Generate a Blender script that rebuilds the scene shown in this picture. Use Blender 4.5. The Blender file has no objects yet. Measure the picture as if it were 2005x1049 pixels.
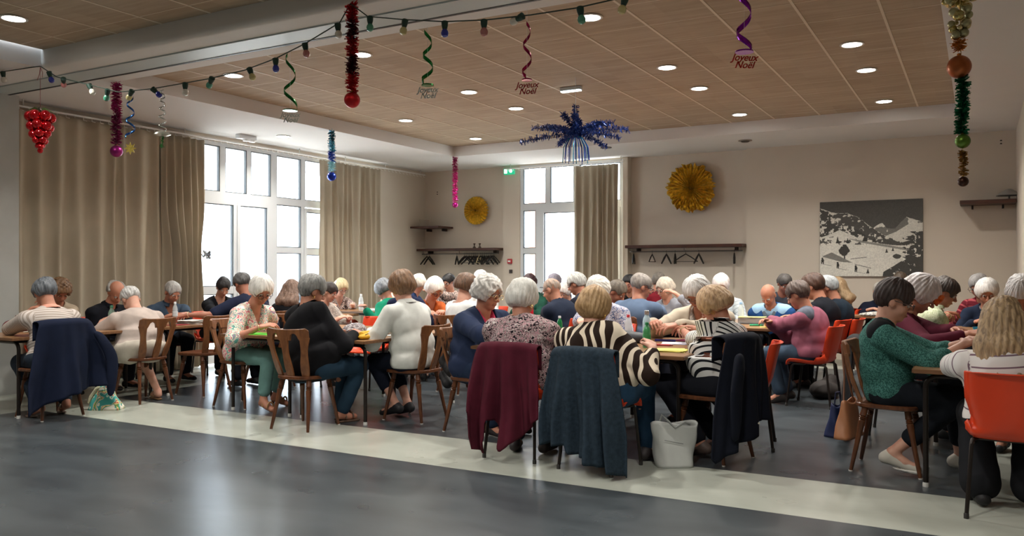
import bpy, bmesh, math, random
import numpy as np
from math import sin, cos, pi, radians
from mathutils import Vector, Matrix
S = bpy.context.scene
COL = S.collection
random.seed(7); RNG = np.random.default_rng(7)

# ------------------------------------------------------------------ camera
cd = bpy.data.cameras.new('camera'); cam = bpy.data.objects.new('camera', cd); COL.objects.link(cam)
cd.sensor_fit = 'HORIZONTAL'; cd.sensor_width = 36.0; cd.lens = 36.0*1626.37/2005
cd.clip_start = 0.05; cd.clip_end = 200
cam.location = (0, 0, 1.37); cam.rotation_euler = (pi/2+0.002231, 0.0003, 0.512225)
S.camera = cam
# ------------------------------------------------------------------ world, sun, view
w = bpy.data.worlds.new('world'); S.world = w; w.use_nodes = True
nt = w.node_tree; nt.nodes.clear()
wo = nt.nodes.new('ShaderNodeOutputWorld'); bg = nt.nodes.new('ShaderNodeBackground')
bg.inputs[0].default_value = (0.74, 0.87, 1.0, 1); bg.inputs[1].default_value = 4.2
nt.links.new(bg.outputs[0], wo.inputs[0])
sl = bpy.data.lights.new('sun', 'SUN'); sl.energy = 6; sl.angle = radians(1.5); sl.color = (1, .96, .9)
so = bpy.data.objects.new('sun', sl); COL.objects.link(so); so.rotation_euler = (radians(38), 0, radians(200))
S.view_settings.view_transform = 'Standard'; S.view_settings.look = 'None'
S.view_settings.gamma = 1; S.view_settings.use_curve_mapping = False
S.view_settings.exposure = 1.36
LAMP_W = 13.0

# ------------------------------------------------------------------ materials
MATS = {}
def _new(name):
    m = bpy.data.materials.new(name); m.use_nodes = True
    b = m.node_tree.nodes['Principled BSDF']
    return m, m.node_tree, b
def rgb(c): return (c[0], c[1], c[2], 1)
def hexc(h):
    h = h.lstrip('#'); v = [int(h[i:i+2], 16)/255 for i in (0, 2, 4)]
    return tuple(x/12.92 if x <= .04045 else ((x+.055)/1.055)**2.4 for x in v)
def N(nt, t, **kw):
    n = nt.nodes.new(t)
    for k, v in kw.items(): setattr(n, k, v)
    return n
def coords(nt, scale=(1, 1, 1), out='Object'):
    tc = N(nt, 'ShaderNodeTexCoord'); mp = N(nt, 'ShaderNodeMapping')
    mp.inputs['Scale'].default_value = scale
    nt.links.new(tc.outputs[out], mp.inputs[0]); return mp.outputs[0]
def bumpn(nt, b, hsock, st, dist=.01):
    bp = N(nt, 'ShaderNodeBump'); bp.inputs['Strength'].default_value = st; bp.inputs['Distance'].default_value = dist
    nt.links.new(hsock, bp.inputs['Height']); nt.links.new(bp.outputs[0], b.inputs['Normal'])
def ramp(nt, fac, stops, const=False):
    r = N(nt, 'ShaderNodeValToRGB'); e = r.color_ramp.elements
    while len(e) < len(stops): e.new(.5)
    for q, (p, c) in zip(e, stops): q.position = p; q.color = rgb(c)
    if const: r.color_ramp.interpolation = 'CONSTANT'
    nt.links.new(fac, r.inputs[0]); return r.outputs[0]
def plain(c, rough=.6, metal=0, nz=0.0, nscale=20, bump=0.0, spec=.5, coat=0):
    if isinstance(c, str): c = hexc(c)
    key = ('plain', tuple(round(x, 4) for x in c), rough, metal, nz, nscale, bump, spec, coat)
    if key in MATS: return MATS[key]
    m, nt, b = _new('plain')
    b.inputs['Base Color'].default_value = rgb(c); b.inputs['Roughness'].default_value = rough
    b.inputs['Metallic'].default_value = metal; b.inputs['Specular IOR Level'].default_value = spec
    b.inputs['Coat Weight'].default_value = coat
    if nz or bump:
        n = N(nt, 'ShaderNodeTexNoise'); n.inputs['Scale'].default_value = nscale; n.inputs['Detail'].default_value = 3
        nt.links.new(coords(nt), n.inputs['Vector'])
        if nz:
            o = ramp(nt, n.outputs['Fac'], [(.3, tuple(x*(1-nz) for x in c)), (.7, tuple(min(1, x*(1+nz)) for x in c))])
            nt.links.new(o, b.inputs['Base Color'])
        if bump: bumpn(nt, b, n.outputs['Fac'], bump)
    MATS[key] = m; return m
def cloth(c, nz=.12):
    return plain(c, .9, 0, nz, 9, .25, .2)
def emis(c, s):
    if isinstance(c, str): c = hexc(c)
    m, nt, b = _new('glow'); b.inputs['Base Color'].default_value = rgb(c)
    b.inputs['Emission Color'].default_value = rgb(c); b.inputs['Emission Strength'].default_value = s; return m
def glassm(name='glass', tint=(1, 1, 1), rough=0.0):
    m = bpy.data.materials.new(name); m.use_nodes = True; nt = m.node_tree; nt.nodes.clear()
    o = N(nt, 'ShaderNodeOutputMaterial'); t = N(nt, 'ShaderNodeBsdfTransparent'); g = N(nt, 'ShaderNodeBsdfGlossy')
    mx = N(nt, 'ShaderNodeMixShader'); lw = N(nt, 'ShaderNodeLayerWeight'); lw.inputs[0].default_value = .5; pw = N(nt, 'ShaderNodeMath', operation='POWER'); pw.inputs[1].default_value = 4; nt.links.new(lw.outputs['Facing'], pw.inputs[0]); f = N(nt, 'ShaderNodeMath', operation='MULTIPLY_ADD'); f.inputs[1].default_value = .7; f.inputs[2].default_value = .04; nt.links.new(pw.outputs[0], f.inputs[0])
    t.inputs[0].default_value = rgb(tint); g.inputs['Roughness'].default_value = rough
    nt.links.new(f.outputs[0], mx.inputs[0]); nt.links.new(t.outputs[0], mx.inputs[1]); nt.links.new(g.outputs[0], mx.inputs[2])
    nt.links.new(mx.outputs[0], o.inputs[0]); return m
def wood(c1, c2, rough=.4, sc=(2, 14, 14), coat=.0):
    if isinstance(c1, str): c1 = hexc(c1); c2 = hexc(c2)
    key = ('wood', c1, c2, rough, sc)
    if key in MATS: return MATS[key]
    m, nt, b = _new('wood'); n = N(nt, 'ShaderNodeTexNoise'); n.inputs['Scale'].default_value = 3
    n.inputs['Detail'].default_value = 6; n.inputs['Distortion'].default_value = .6
    nt.links.new(coords(nt, sc), n.inputs['Vector'])
    nt.links.new(ramp(nt, n.outputs['Fac'], [(.35, c1), (.68, c2)]), b.inputs['Base Color'])
    b.inputs['Roughness'].default_value = rough; b.inputs['Coat Weight'].default_value = coat
    b.inputs['Coat Roughness'].default_value = .2
    MATS[key] = m; return m
def stripes(c1, c2, period, duty=.5, attr='band', off=0.0):
    if isinstance(c1, str): c1 = hexc(c1)
    if isinstance(c2, str): c2 = hexc(c2)
    m, nt, b = _new('stripes'); a = N(nt, 'ShaderNodeAttribute', attribute_name=attr)
    d = N(nt, 'ShaderNodeMath', operation='DIVIDE'); d.inputs[1].default_value = period
    ad = N(nt, 'ShaderNodeMath', operation='ADD'); ad.inputs[1].default_value = off
    f = N(nt, 'ShaderNodeMath', operation='FRACT')
    nt.links.new(a.outputs['Fac'], d.inputs[0]); nt.links.new(d.outputs[0], ad.inputs[0]); nt.links.new(ad.outputs[0], f.inputs[0])
    nt.links.new(ramp(nt, f.outputs[0], [(0, c1), (duty, c2)], True), b.inputs['Base Color'])
    b.inputs['Roughness'].default_value = .9; b.inputs['Specular IOR Level'].default_value = .2
    return m
def blotch(cols, scale=18, dist=1.5, kind='noise', warp=0.0, detail=1.5, rng=(.40, .60)):
    cols = [hexc(c) if isinstance(c, str) else c for c in cols]
    m, nt, b = _new('pattern'); v = coords(nt)
    if warp:
        n0 = N(nt, 'ShaderNodeTexNoise'); n0.inputs['Scale'].default_value = scale*.5; nt.links.new(v, n0.inputs['Vector'])
        mx = N(nt, 'ShaderNodeVectorMath', operation='MULTIPLY_ADD'); mx.inputs[1].default_value = (warp,)*3
        nt.links.new(n0.outputs['Color'], mx.inputs[0]); nt.links.new(v, mx.inputs[2]); v = mx.outputs[0]
    if kind == 'noise':
        n = N(nt, 'ShaderNodeTexNoise'); n.inputs['Scale'].default_value = scale; n.inputs['Detail'].default_value = detail
        n.inputs['Distortion'].default_value = dist; nt.links.new(v, n.inputs['Vector']); s = n.outputs['Fac']; lo, hi = rng
    elif kind == 'cells':
        n = N(nt, 'ShaderNodeTexVoronoi'); n.inputs['Scale'].default_value = scale; nt.links.new(v, n.inputs['Vector'])
        sp = N(nt, 'ShaderNodeSeparateColor'); nt.links.new(n.outputs['Color'], sp.inputs[0]); s = sp.outputs[0]; lo, hi = .0, 1.
    else:
        n = N(nt, 'ShaderNodeTexWave'); n.inputs['Scale'].default_value = scale; n.inputs['Distortion'].default_value = dist
        n.inputs['Detail'].default_value = 1.0; n.inputs['Detail Scale'].default_value = .8
        n.bands_direction = 'X' if kind == 'waveX' else 'DIAGONAL'
        nt.links.new(v, n.inputs['Vector']); s = n.outputs['Fac']; lo, hi = .0, 1.
    k = len(cols); stops = [(lo+(hi-lo)*i/k if i else 0, cols[i]) for i in range(k)]
    nt.links.new(ramp(nt, s, stops, True), b.inputs['Base Color'])
    b.inputs['Roughness'].default_value = .9; b.inputs['Specular IOR Level'].default_value = .2
    return m

# ------------------------------------------------------------------ mesh helpers
def me_obj(name, me, mat=None, parent=None, loc=(0, 0, 0), rot=(0, 0, 0), smooth=True):
    o = bpy.data.objects.new(name, me); COL.objects.link(o)
    if mat is not None:
        for q in (mat if isinstance(mat, (list, tuple)) else [mat]): me.materials.append(q)
    o.location = loc; o.rotation_euler = rot
    if parent: o.parent = parent
    if smooth: me.polygons.foreach_set('use_smooth', [True]*len(me.polygons))
    return o
def obj(name, bm, mat=None, parent=None, loc=(0, 0, 0), rot=(0, 0, 0), smooth=True, sharp=None):
    me = bpy.data.meshes.new(name); bmesh.ops.recalc_face_normals(bm, faces=bm.faces[:]); bm.to_mesh(me); bm.free()
    o = me_obj(name, me, mat, parent, loc, rot, smooth)
    if smooth and sharp is not False:
        try: me.set_sharp_from_angle(angle=radians(sharp or 35))
        except Exception: pass
    return o
def tag(o, label=None, cat=None, group=None, kind=None):
    if label: o['label'] = label
    if cat: o['category'] = cat
    if group: o['group'] = group
    if kind: o['kind'] = kind
    return o
def empty(name, loc=(0, 0, 0), rz=0, label=None, cat=None, group=None, kind=None):
    o = bpy.data.objects.new(name, None); COL.objects.link(o); o.empty_display_size = .1
    o.location = loc; o.rotation_euler = (0, 0, rz); return tag(o, label, cat, group, kind)
def box(bm, x0, x1, y0, y1, z0, z1, mi=0, bev=0):
    vs = [bm.verts.new((x, y, z)) for x in (x0, x1) for y in (y0, y1) for z in (z0, z1)]
    fs = [(0, 1, 3, 2), (4, 6, 7, 5), (0, 4, 5, 1), (2, 3, 7, 6), (0, 2, 6, 4), (1, 5, 7, 3)]
    out = [bm.faces.new([vs[i] for i in f]) for f in fs]
    for f in out: f.material_index = mi
    if bev:
        es = list({e for f in out for e in f.edges}); bmesh.ops.bevel(bm, geom=es, offset=bev, segments=2, affect='EDGES')
    return out
def struct(name, bm, mat, parent=None, sharp=None):
    o = obj(name, bm, mat, parent)
    if not parent: o['kind'] = 'structure'
    return o
def frame_at(p, q):
    d = (q-p).normalized(); a = Vector((0, 0, 1)) if abs(d.z) < .9 else Vector((1, 0, 0))
    s = d.cross(a).normalized(); return s, d.cross(s).normalized(), d
def tube(bm, pts, r, n=8, mi=0, cap=True):
    pts = [Vector(p) for p in pts]; rs = r if isinstance(r, (list, tuple)) else [r]*len(pts)
    rings = []; s, t, d = frame_at(pts[0], pts[1])
    for i, p in enumerate(pts):
        if i == 0: d = (pts[1]-p)
        elif i == len(pts)-1: d = (p-pts[i-1])
        else: d = (pts[i+1]-pts[i-1])
        d.normalize(); s = (s-d*s.dot(d)).normalized(); t = d.cross(s)
        rings.append([bm.verts.new(p+(s*cos(2*pi*k/n)+t*sin(2*pi*k/n))*rs[i]) for k in range(n)])
    for a, b in zip(rings, rings[1:]):
        for k in range(n):
            f = bm.faces.new((a[k], a[(k+1) % n], b[(k+1) % n], b[k])); f.material_index = mi
    if cap:
        bm.faces.new(rings[0][::-1]).material_index = mi; bm.faces.new(rings[-1]).material_index = mi
def lathe(bm, prof, n=20, c=(0, 0, 0), mi=0):
    rings = []
    for r, z in prof:
        rings.append([bm.verts.new((c[0]+max(r, 1e-4)*cos(2*pi*k/n), c[1]+max(r, 1e-4)*sin(2*pi*k/n), c[2]+z)) for k in range(n)])
    for a, b in zip(rings, rings[1:]):
        for k in range(n):
            f = bm.faces.new((a[k], a[(k+1) % n], b[(k+1) % n], b[k])); f.material_index = mi
    bm.faces.new(rings[0][::-1]).material_index = mi; bm.faces.new(rings[-1]).material_index = mi
def sphere(bm, c, r, u=16, v=10, sc=(1, 1, 1)):
    m = Matrix.Translation(c) @ Matrix.Diagonal((*[r*q for q in sc], 1))
    bmesh.ops.create_uvsphere(bm, u_segments=u, v_segments=v, radius=1, matrix=m)
def grid(bm, fn, nu, nv, mi=0):
    V = [[bm.verts.new(fn(i/(nu-1), j/(nv-1))) for j in range(nv)] for i in range(nu)]
    for i in range(nu-1):
        for j in range(nv-1):
            bm.faces.new((V[i][j], V[i+1][j], V[i+1][j+1], V[i][j+1])).material_index = mi
    return V
def solid(o, t, off=0):
    m = o.modifiers.new('thickness', 'SOLIDIFY'); m.thickness = t; m.offset = off; return o
def copy_tree(o, parent=None):
    c = o.copy(); COL.objects.link(c); c.parent = parent
    for ch in list(o.children): copy_tree(ch, c)
    return c

# ------------------------------------------------------------------ setting
XL, XR, XR2, YB, YJ, YF = -9.6, .45, 3.2, 13.45, 11.15, -3.2
Zs, Zc = 3.308, 3.475
CX0, CX1, CY0, CY1 = -7.83, -.24, 5.46, 11.9
wallm = plain('#d0c5b6', .85, 0, .035, 1.2, .04, .3)
whitem = plain('#dcdad8', .8, 0, .02, 1, 0, .3)
beamm = plain('#d8d6d2', .7, 0, .03, 2, 0, .3)
# floor: dark vinyl fields bordered by pale strips
def floor_mat():
    m, nt, b = _new('floor'); tc = N(nt, 'ShaderNodeTexCoord'); sp = N(nt, 'ShaderNodeSeparateXYZ')
    nt.links.new(tc.outputs['Object'], sp.inputs[0])
    def cmp(s, op, v):
        n = N(nt, 'ShaderNodeMath', operation=op); nt.links.new(s, n.inputs[0]); n.inputs[1].default_value = v; return n.outputs[0]
    def mul(a, c_):
        n = N(nt, 'ShaderNodeMath', operation='MULTIPLY'); nt.links.new(a, n.inputs[0]); nt.links.new(c_, n.inputs[1]); return n.outputs[0]
    def add(a, c_):
        n = N(nt, 'ShaderNodeMath', operation='MAXIMUM'); nt.links.new(a, n.inputs[0]); nt.links.new(c_, n.inputs[1]); return n.outputs[0]
    X, Y = sp.outputs[0], sp.outputs[1]
    dark = mul(mul(cmp(X, 'GREATER_THAN', -8.1), cmp(X, 'LESS_THAN', -.03)),
               add(cmp(Y, 'LESS_THAN', 4.81), mul(cmp(Y, 'GREATER_THAN', 5.67), cmp(Y, 'LESS_THAN', 12.2))))
    n1 = N(nt, 'ShaderNodeTexNoise'); n1.inputs['Scale'].default_value = 1.6; n1.inputs['Detail'].default_value = 4; n1.inputs['Distortion'].default_value = .3
    mp = N(nt, 'ShaderNodeMapping'); mp.inputs['Scale'].default_value = (1, 2.4, 1)
    nt.links.new(tc.outputs['Object'], mp.inputs[0]); nt.links.new(mp.outputs[0], n1.inputs['Vector'])
    cdk = ramp(nt, n1.outputs['Fac'], [(.3, hexc('#363b3f')), (.5, hexc('#3f4549')), (.75, hexc('#4a5054'))])
    clt = ramp(nt, n1.outputs['Fac'], [(.3, hexc('#a2a69c')), (.55, hexc('#aeb2a8')), (.8, hexc('#b8bbb1'))])
    mx = N(nt, 'ShaderNodeMix', data_type='RGBA'); nt.links.new(dark, mx.inputs[0])
    nt.links.new(clt, mx.inputs[6]); nt.links.new(cdk, mx.inputs[7]); nt.links.new(mx.outputs[2], b.inputs['Base Color'])
    n2 = N(nt, 'ShaderNodeTexNoise'); n2.inputs['Scale'].default_value = 2.5; n2.inputs['Detail'].default_value = 2
    nt.links.new(tc.outputs['Object'], n2.inputs['Vector'])
    rr = N(nt, 'ShaderNodeMapRange'); rr.inputs[3].default_value = .25; rr.inputs[4].default_value = .32
    nt.links.new(n2.outputs['Fac'], rr.inputs[0]); nt.links.new(rr.outputs[0], b.inputs['Roughness'])
    b.inputs['Specular IOR Level'].default_value = .5; 
    return m
bm = bmesh.new(); box(bm, XL-.3, XR2+.3, YF-.3, YB+.3, -.12, 0); struct('floor', bm, floor_mat())
# walls
WZ0, WZ1 = 0.0, 3.23          # left window opening (Y 7.95..12.02)
WY0, WY1 = 7.93, 12.04
bm = bmesh.new()
box(bm, XL-.3, XL, YF-.3, WY0, 0, 3.6); box(bm, XL-.3, XL, WY1, YB+.3, 0, 3.6); box(bm, XL-.3, XL, WY0, WY1, WZ1, 3.6)
struct('wall_left', bm, wallm)
bm = bmesh.new(); BX0, BX1 = -7.396, -5.34
box(bm, XL, -7.755, YB+.1, YB+.35, 0, 3.6)            # recess behind the left shelf
box(bm, -7.755, BX0, YB, YB+.35, 0, 3.6, bev=.006)
box(bm, BX0, BX1, YB, YB+.35, 3.29, 3.6)
box(bm, BX1, -5.25, YB-.06, YB+.35, 0, 3.6, bev=.006)
box(bm, -5.25, -3.252, YB+.1, YB+.35, 0, 3.6)
box(bm, -3.252, XR2+.3, YB, YB+.35, 0, 3.6, bev=.006)
struct('wall_back', bm, wallm)
bm = bmesh.new(); box(bm, XR, XR2+.3, YJ, YB, 0, 3.6); box(bm, XR2, XR2+.3, YF-.3, YJ, 0, 3.6); struct('wall_right', bm, wallm)
bm = bmesh.new(); box(bm, XL, XR2, YF-.3, YF, 0, 3.6); struct('wall_front', bm, wallm)
# ceiling: soffits, two coffers of square tiles, beam
def tile_mat():
    m, nt, b = _new('ceiling_tiles'); tc = N(nt, 'ShaderNodeTexCoord'); sp = N(nt, 'ShaderNodeSeparateXYZ'); nt.links.new(tc.outputs['Object'], sp.inputs[0])
    n = N(nt, 'ShaderNodeTexNoise'); n.inputs['Scale'].default_value = 2.2; n.inputs['Detail'].default_value = 5
    mp = N(nt, 'ShaderNodeMapping'); mp.inputs['Scale'].default_value = (1, 9, 1); nt.links.new(tc.outputs['Object'], mp.inputs[0]); nt.links.new(mp.outputs[0], n.inputs['Vector'])
    # a slightly different tone for every tile
    fl = N(nt, 'ShaderNodeVectorMath', operation='FLOOR'); dv = N(nt, 'ShaderNodeVectorMath', operation='DIVIDE'); dv.inputs[1].default_value = (.6, .6, 10)
    ad = N(nt, 'ShaderNodeVectorMath', operation='ADD'); ad.inputs[1].default_value = (7.83+.42, -5.46+.1, 0)
    nt.links.new(tc.outputs['Object'], ad.inputs[0]); nt.links.new(ad.outputs[0], dv.inputs[0]); nt.links.new(dv.outputs[0], fl.inputs[0])
    wn = N(nt, 'ShaderNodeTexWhiteNoise'); nt.links.new(fl.outputs[0], wn.inputs['Vector'])
    mm = N(nt, 'ShaderNodeMath', operation='MULTIPLY_ADD'); mm.inputs[1].default_value = .25; nt.links.new(wn.outputs['Value'], mm.inputs[0]); nt.links.new(n.outputs['Fac'], mm.inputs[2])
    nt.links.new(ramp(nt, mm.outputs[0], [(.3, hexc('#a08d77')), (.6, hexc('#ac9982')), (.95, hexc('#b8a68f'))]), b.inputs['Base Color'])
    b.inputs['Roughness'].default_value = .85; return m
tm = tile_mat(); NX0 = -7.8; NY1 = 4.72; NX1 = 2.2; NY0 = -1.6
bm = bmesh.new(); T = 3.62
box(bm, XL, CX0, YF, YB+.3, Zs, T)                        # left soffit
box(bm, CX0, CX1, CY1, YB+.3, Zs, T)
box(bm, CX1, XR2, CY0, YB+.3, Zs, T)
box(bm, NX1, XR2, YF, CY0, Zs, T); box(bm, NX0, NX1, YF, NY0, Zs, T)
struct('ceiling', bm, whitem)
bm = bmesh.new(); box(bm, CX0, NX1, NY1, CY0, Zs, T)
es = [e for e in bm.edges if abs(e.verts[0].co.z-Zs) < 1e-4 and abs(e.verts[1].co.z-Zs) < 1e-4 and abs(e.verts[0].co.y-NY1) < 1e-4 and abs(e.verts[1].co.y-NY1) < 1e-4]
bmesh.ops.bevel(bm, geom=es, offset=.05, segments=5, affect='EDGES', profile=.5)
struct('ceiling_beam', bm, beamm)
def panel(x0, x1, y0, y1, ox, oy, name):
    bm = bmesh.new(); box(bm, x0, x1, y0, y1, Zc, Zc+.05); o = struct(name, bm, tm)
    bm = bmesh.new(); g = .011; y = oy
    x = ox
    while x < x1:
        if x > x0: box(bm, x-g, x+g, y0, y1, Zc-.004, Zc+.001)
        x += .6
    while y < y1:
        if y > y0: box(bm, x0, x1, y-g*.35, y+g*.35, Zc-.0015, Zc+.001)
        y += .6
    t = obj('tile_grid', bm, plain('#d6c8b4', .6), o)
panel(CX0, CX1, CY0, CY1, -3.685-3.6-.6, 5.46-.45, 'ceiling_1')
panel(NX0, NX1, NY0, NY1, -3.685-3.6-.6, -1.8+.3, 'ceiling_2')
bm = bmesh.new(); box(bm, -9.3, NX1, 4.985, 5.235, Zs-.012, Zs+.01); struct('trim_1', bm, plain('#b9c3c4', .45, 0, .03, 3))
bm = bmesh.new(); box(bm, -9.3, NX1, 5.235, 5.262, Zs-.016, Zs+.01); struct('gap_shade_strip', bm, plain('#23272a', .5))  # dark strip stands in for the shade in the gap beside the track
# cornice
bm = bmesh.new(); box(bm, XL, -9.3, 4.95, 5.36, 0, Zs); struct('trim_3', bm, plain('#b9bbb7', .6, 0, .05, 4))
# ------------------------------------------------------------------ windows
alu = plain('#d5d8da', .45, 0, .02, 3); gasket = plain('#4b5054', .6); gl = glassm()
def light_portal(name, loc, rot, sx, sy):
    l = bpy.data.lights.new(name, 'AREA'); l.shape = 'RECTANGLE'; l.size = sx; l.size_y = sy; l.cycles.is_portal = True
    o = bpy.data.objects.new(name, l); COL.objects.link(o); o.location = loc; o.rotation_euler = rot
def window(name, tf, bars, panes, label=None):
    """bars/panes given as (a0,a1,z0,z1) along the wall; tf maps (a,d,z) to the room (d = depth outwards)"""
    def bx(bm, a0, a1, z0, z1, d0, d1):
        vs = [tf(a, d, z) for a in (a0, a1) for d in (d0, d1) for z in (z0, z1)]
        v = [bm.verts.new(p) for p in vs]
        for f in [(0, 1, 3, 2), (4, 6, 7, 5), (0, 4, 5, 1), (2, 3, 7, 6), (0, 2, 6, 4), (1, 5, 7, 3)]: bm.faces.new([v[i] for i in f])
    bm = bmesh.new()
    for i, b in enumerate(bars):
        d0, d1 = b[4] if len(b) > 4 else (.02, .10); bx(bm, *b[:4], d0+.0011*i, d1+.0013*i)
    o = obj(name, bm, alu); o['kind'] = 'structure'
    for p in panes:
        g = bmesh.new(); e = .012
        a0, a1, z0, z1 = p
        for q in ((a0, a0+e, z0, z1), (a1-e, a1, z0, z1), (a0, a1, z0, z0+e), (a0, a1, z1-e, z1)): bx(g, *q, .03, .075)
        obj('gasket', g, gasket, o)
        g = bmesh.new(); bx(g, a0, a1, z0, z1, .05, .056); obj('pane', g, gl, o)
    return o
tfL = lambda a, d, z: (XL-d, a, z)
b = [(WY0, 8.06, 0, 3.23), (WY1-.08, WY1, 0, 3.23), (WY0, WY1, 3.17, 3.23), (WY0, WY1, 2.40, 2.51), (9.45, 9.57, 0, 3.2),
     (8.45, 8.55, 2.5, 3.2), (8.96, 9.04, 2.5, 3.2), (10.11, 10.20, 0, 3.2), (10.9, 11.0, 0, 3.2), (11.45, 11.52, 2.5, 3.2), (9.5, 10.15, 1.64, 1.73), (9.5, WY1, .0, .2),
     (8.06, 8.10, .04, 2.38, (0, .09)), (8.70, 8.755, .04, 2.38, (0, .09)), (8.765, 8.83, .04, 2.38, (0, .09)), (9.37, 9.46, .04, 2.38, (0, .09)),
     (8.06, 9.46, 2.33, 2.40, (0, .09)), (8.06, 9.46, 1.02, 1.13, (0, .09)), (8.06, 9.46, .02, .2, (0, .09)),
     (10.18, 10.24, .04, 2.38, (0, .09)), (10.85, 10.92, .04, 2.38, (0, .09)), (10.18, 10.92, 2.32, 2.38, (0, .09)), (10.18, 10.92, 1.62, 1.72, (0, .09)), (11.0, 12.0, 1.62, 1.72)]
pn = [(8.06, 8.45, 2.51, 3.17), (8.55, 8.96, 2.51, 3.17), (9.04, 9.45, 2.51, 3.17), (9.57, 10.11, 2.51, 3.17), (10.20, 10.9, 2.51, 3.17), (11.0, 11.45, 2.51, 3.17), (11.52, 11.96, 2.51, 3.17),
      (8.10, 8.70, 1.13, 2.33), (8.83, 9.37, 1.13, 2.33), (8.10, 8.70, .2, 1.02), (8.83, 9.37, .2, 1.02),
      (9.57, 10.11, 1.73, 2.40), (9.57, 10.11, .2, 1.64), (10.24, 10.85, 1.72, 2.32), (10.24, 10.85, .2, 1.62), (11.0, 11.96, 1.72, 2.4), (11.0, 11.96, .2, 1.62)]
window('window_1', tfL, b, pn)
tfB = lambda a, d, z: (a, YB+d, z)
b = [(BX0, -7.34, 0, 3.29), (-5.42, BX1, 0, 3.29), (BX0, BX1, 3.24, 3.29), (BX0, BX1, 2.46, 2.58), (-6.87, -6.78, 2.5, 3.27), (-6.31, -6.20, 2.5, 3.27),
     (-7.08, -6.99, 0, 2.5), (-7.36, -7.05, 1.67, 1.77), (-7.36, -7.05, 0, .2),
     (-6.985, -6.91, .03, 2.46, (0, .09)), (-6.985, -5.45, 2.41, 2.47, (0, .09)), (-5.52, -5.42, .03, 2.46, (0, .09)), (-6.985, -5.45, .03, .22, (0, .09)), (-6.985, -5.45, .98, 1.08, (0, .09))]
pn = [(-7.34, -6.87, 2.58, 3.24), (-6.78, -6.31, 2.58, 3.24), (-6.20, -5.42, 2.58, 3.24), (-7.34, -7.08, 1.77, 2.46), (-7.34, -7.08, .2, 1.67), (-6.91, -5.52, 1.08, 2.41), (-6.91, -5.52, .22, .98)]
dw = window('window_2', tfB, b, pn)
bm = bmesh.new(); tube(bm, [(-6.95, YB-.0, 1.05), (-6.95, YB-.05, 1.05), (-6.83, YB-.06, 1.05)], .011); obj('door_handle', bm, plain('#8f9498', .3, 1), dw)
light_portal('portal_left', (XL-.2, (WY0+WY1)/2, 1.65), (0, -pi/2, 0), 3.2, 4.0)
light_portal('portal_back', ((BX0+BX1)/2, YB+.4, 1.65), (-pi/2, 0, 0), 2.0, 3.2)
# outside: pale paving, terrace canopy, facade across the yard
bm = bmesh.new(); box(bm, -40, 20, -15, 45, -.35, -.13); tag(obj('outdoor_ground', bm, plain('#d9d6cf', .9, 0, .05, 2)), kind='structure')
bm = bmesh.new(); box(bm, -12.6, XL-.32, 5.5, 14.5, 3.62, 3.8); box(bm, -12.6, -12.45, 5.5, 14.5, 3.42, 3.8)
for y in (6.5, 8.6, 10.7, 12.8): box(bm, -12.45, XL-.32, y, y+.03, 3.6, 3.62)
tag(obj('terrace_canopy', bm, plain('#e6ebf0', .8)), kind='structure')
bm = bmesh.new(); box(bm, -12, 0, 23, 24, 0, 5)
tag(obj('facade_wall', bm, plain('#e9e5de', .9)), kind='structure')
bm = bmesh.new()
t = empty('blue_window', (-10.1, 22.95, 0), 0, 'blue framed window of the building seen through the glazed back door', 'window')
box(bm, -.42, .42, -.05, 0, 1.5, 2.35); obj('window_pane', bm, plain('#3f79c9', .4), t)
bm = bmesh.new()
for q in (-.42, -.02, .38): box(bm, q, q+.05, -.08, -.05, 1.5, 2.35)
box(bm, -.42, .43, -.08, -.05, 1.9, 1.95); obj('window_frame', bm, plain('#eef2f5', .6), t)
t2 = copy_tree(t); t2.location = (-10.1, 22.95, -1.15)
tag(t2, 'lower blue panel under the framed window of the building behind the back door', 'window')
bm = bmesh.new(); box(bm, -8.5, -7.9, 15.2, 15.6, 0, 2.95, bev=.02)
tag(obj('pillar', bm, plain('#c99a86', .9, 0, .05, 4)), 'pinkish masonry pillar outside the left panes of the back window', 'pillar')

# ------------------------------------------------------------------ curtains
curt = plain('#b5aa96', .92, 0, .05, 3, .1, .15)
def curtain(name, tf, a0, a1, z0, z1, amp, wl, label, seed, top_sq=1.0, pinch=None, th=.006):
    r = random.Random(seed); n = max(3, int((a1-a0)/wl)); cs = [0]
    for i in range(n): cs.append(cs[-1]+r.uniform(.55, 1.5))
    cs = [c/cs[-1] for c in cs]; am = [r.uniform(.55, 1.15) for _ in range(n+1)]
    def prof(u):
        for i in range(n):
            if u <= cs[i+1] or i == n-1:
                t = (u-cs[i])/(cs[i+1]-cs[i]); A = am[i]*(1-t)+am[i+1]*t
                return A*(.5-.5*cos(2*pi*t)), sin(2*pi*t)
    bm = bmesh.new(); nu = n*14; nv = 26
    def fn(u, v):
        z = z1+(z0-z1)*v; p, s = prof(u)
        k = (.55+.45*min(1, v*1.6))
        pk = 0; uu = u
        if pinch:
            zp, side, fr = pinch; g = math.exp(-((z-zp)/(.42 if z > zp else .95))**2); uu = side+(u-side)*(1-fr*g); k *= 1+.5*g
        a = a0+(a1-a0)*uu + .010*s*k + .006*sin(v*9+u*40)
        d = amp*p*k + .01*sin(7*v+u*23)
        return tf(a, -(.0+d), z)
    grid(bm, fn, nu, nv)
    o = obj(name, bm, curt, sharp=False); solid(o, th)
    tag(o, label, 'curtain'); return o
tfLc = lambda a, d, z: (XL+.1-d, a, z)
curtain('curtain', tfLc, 5.36, 7.36, .04, 3.19, .085, .21, 'wide beige curtain hanging across the left wall left of the windows', 3)
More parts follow.
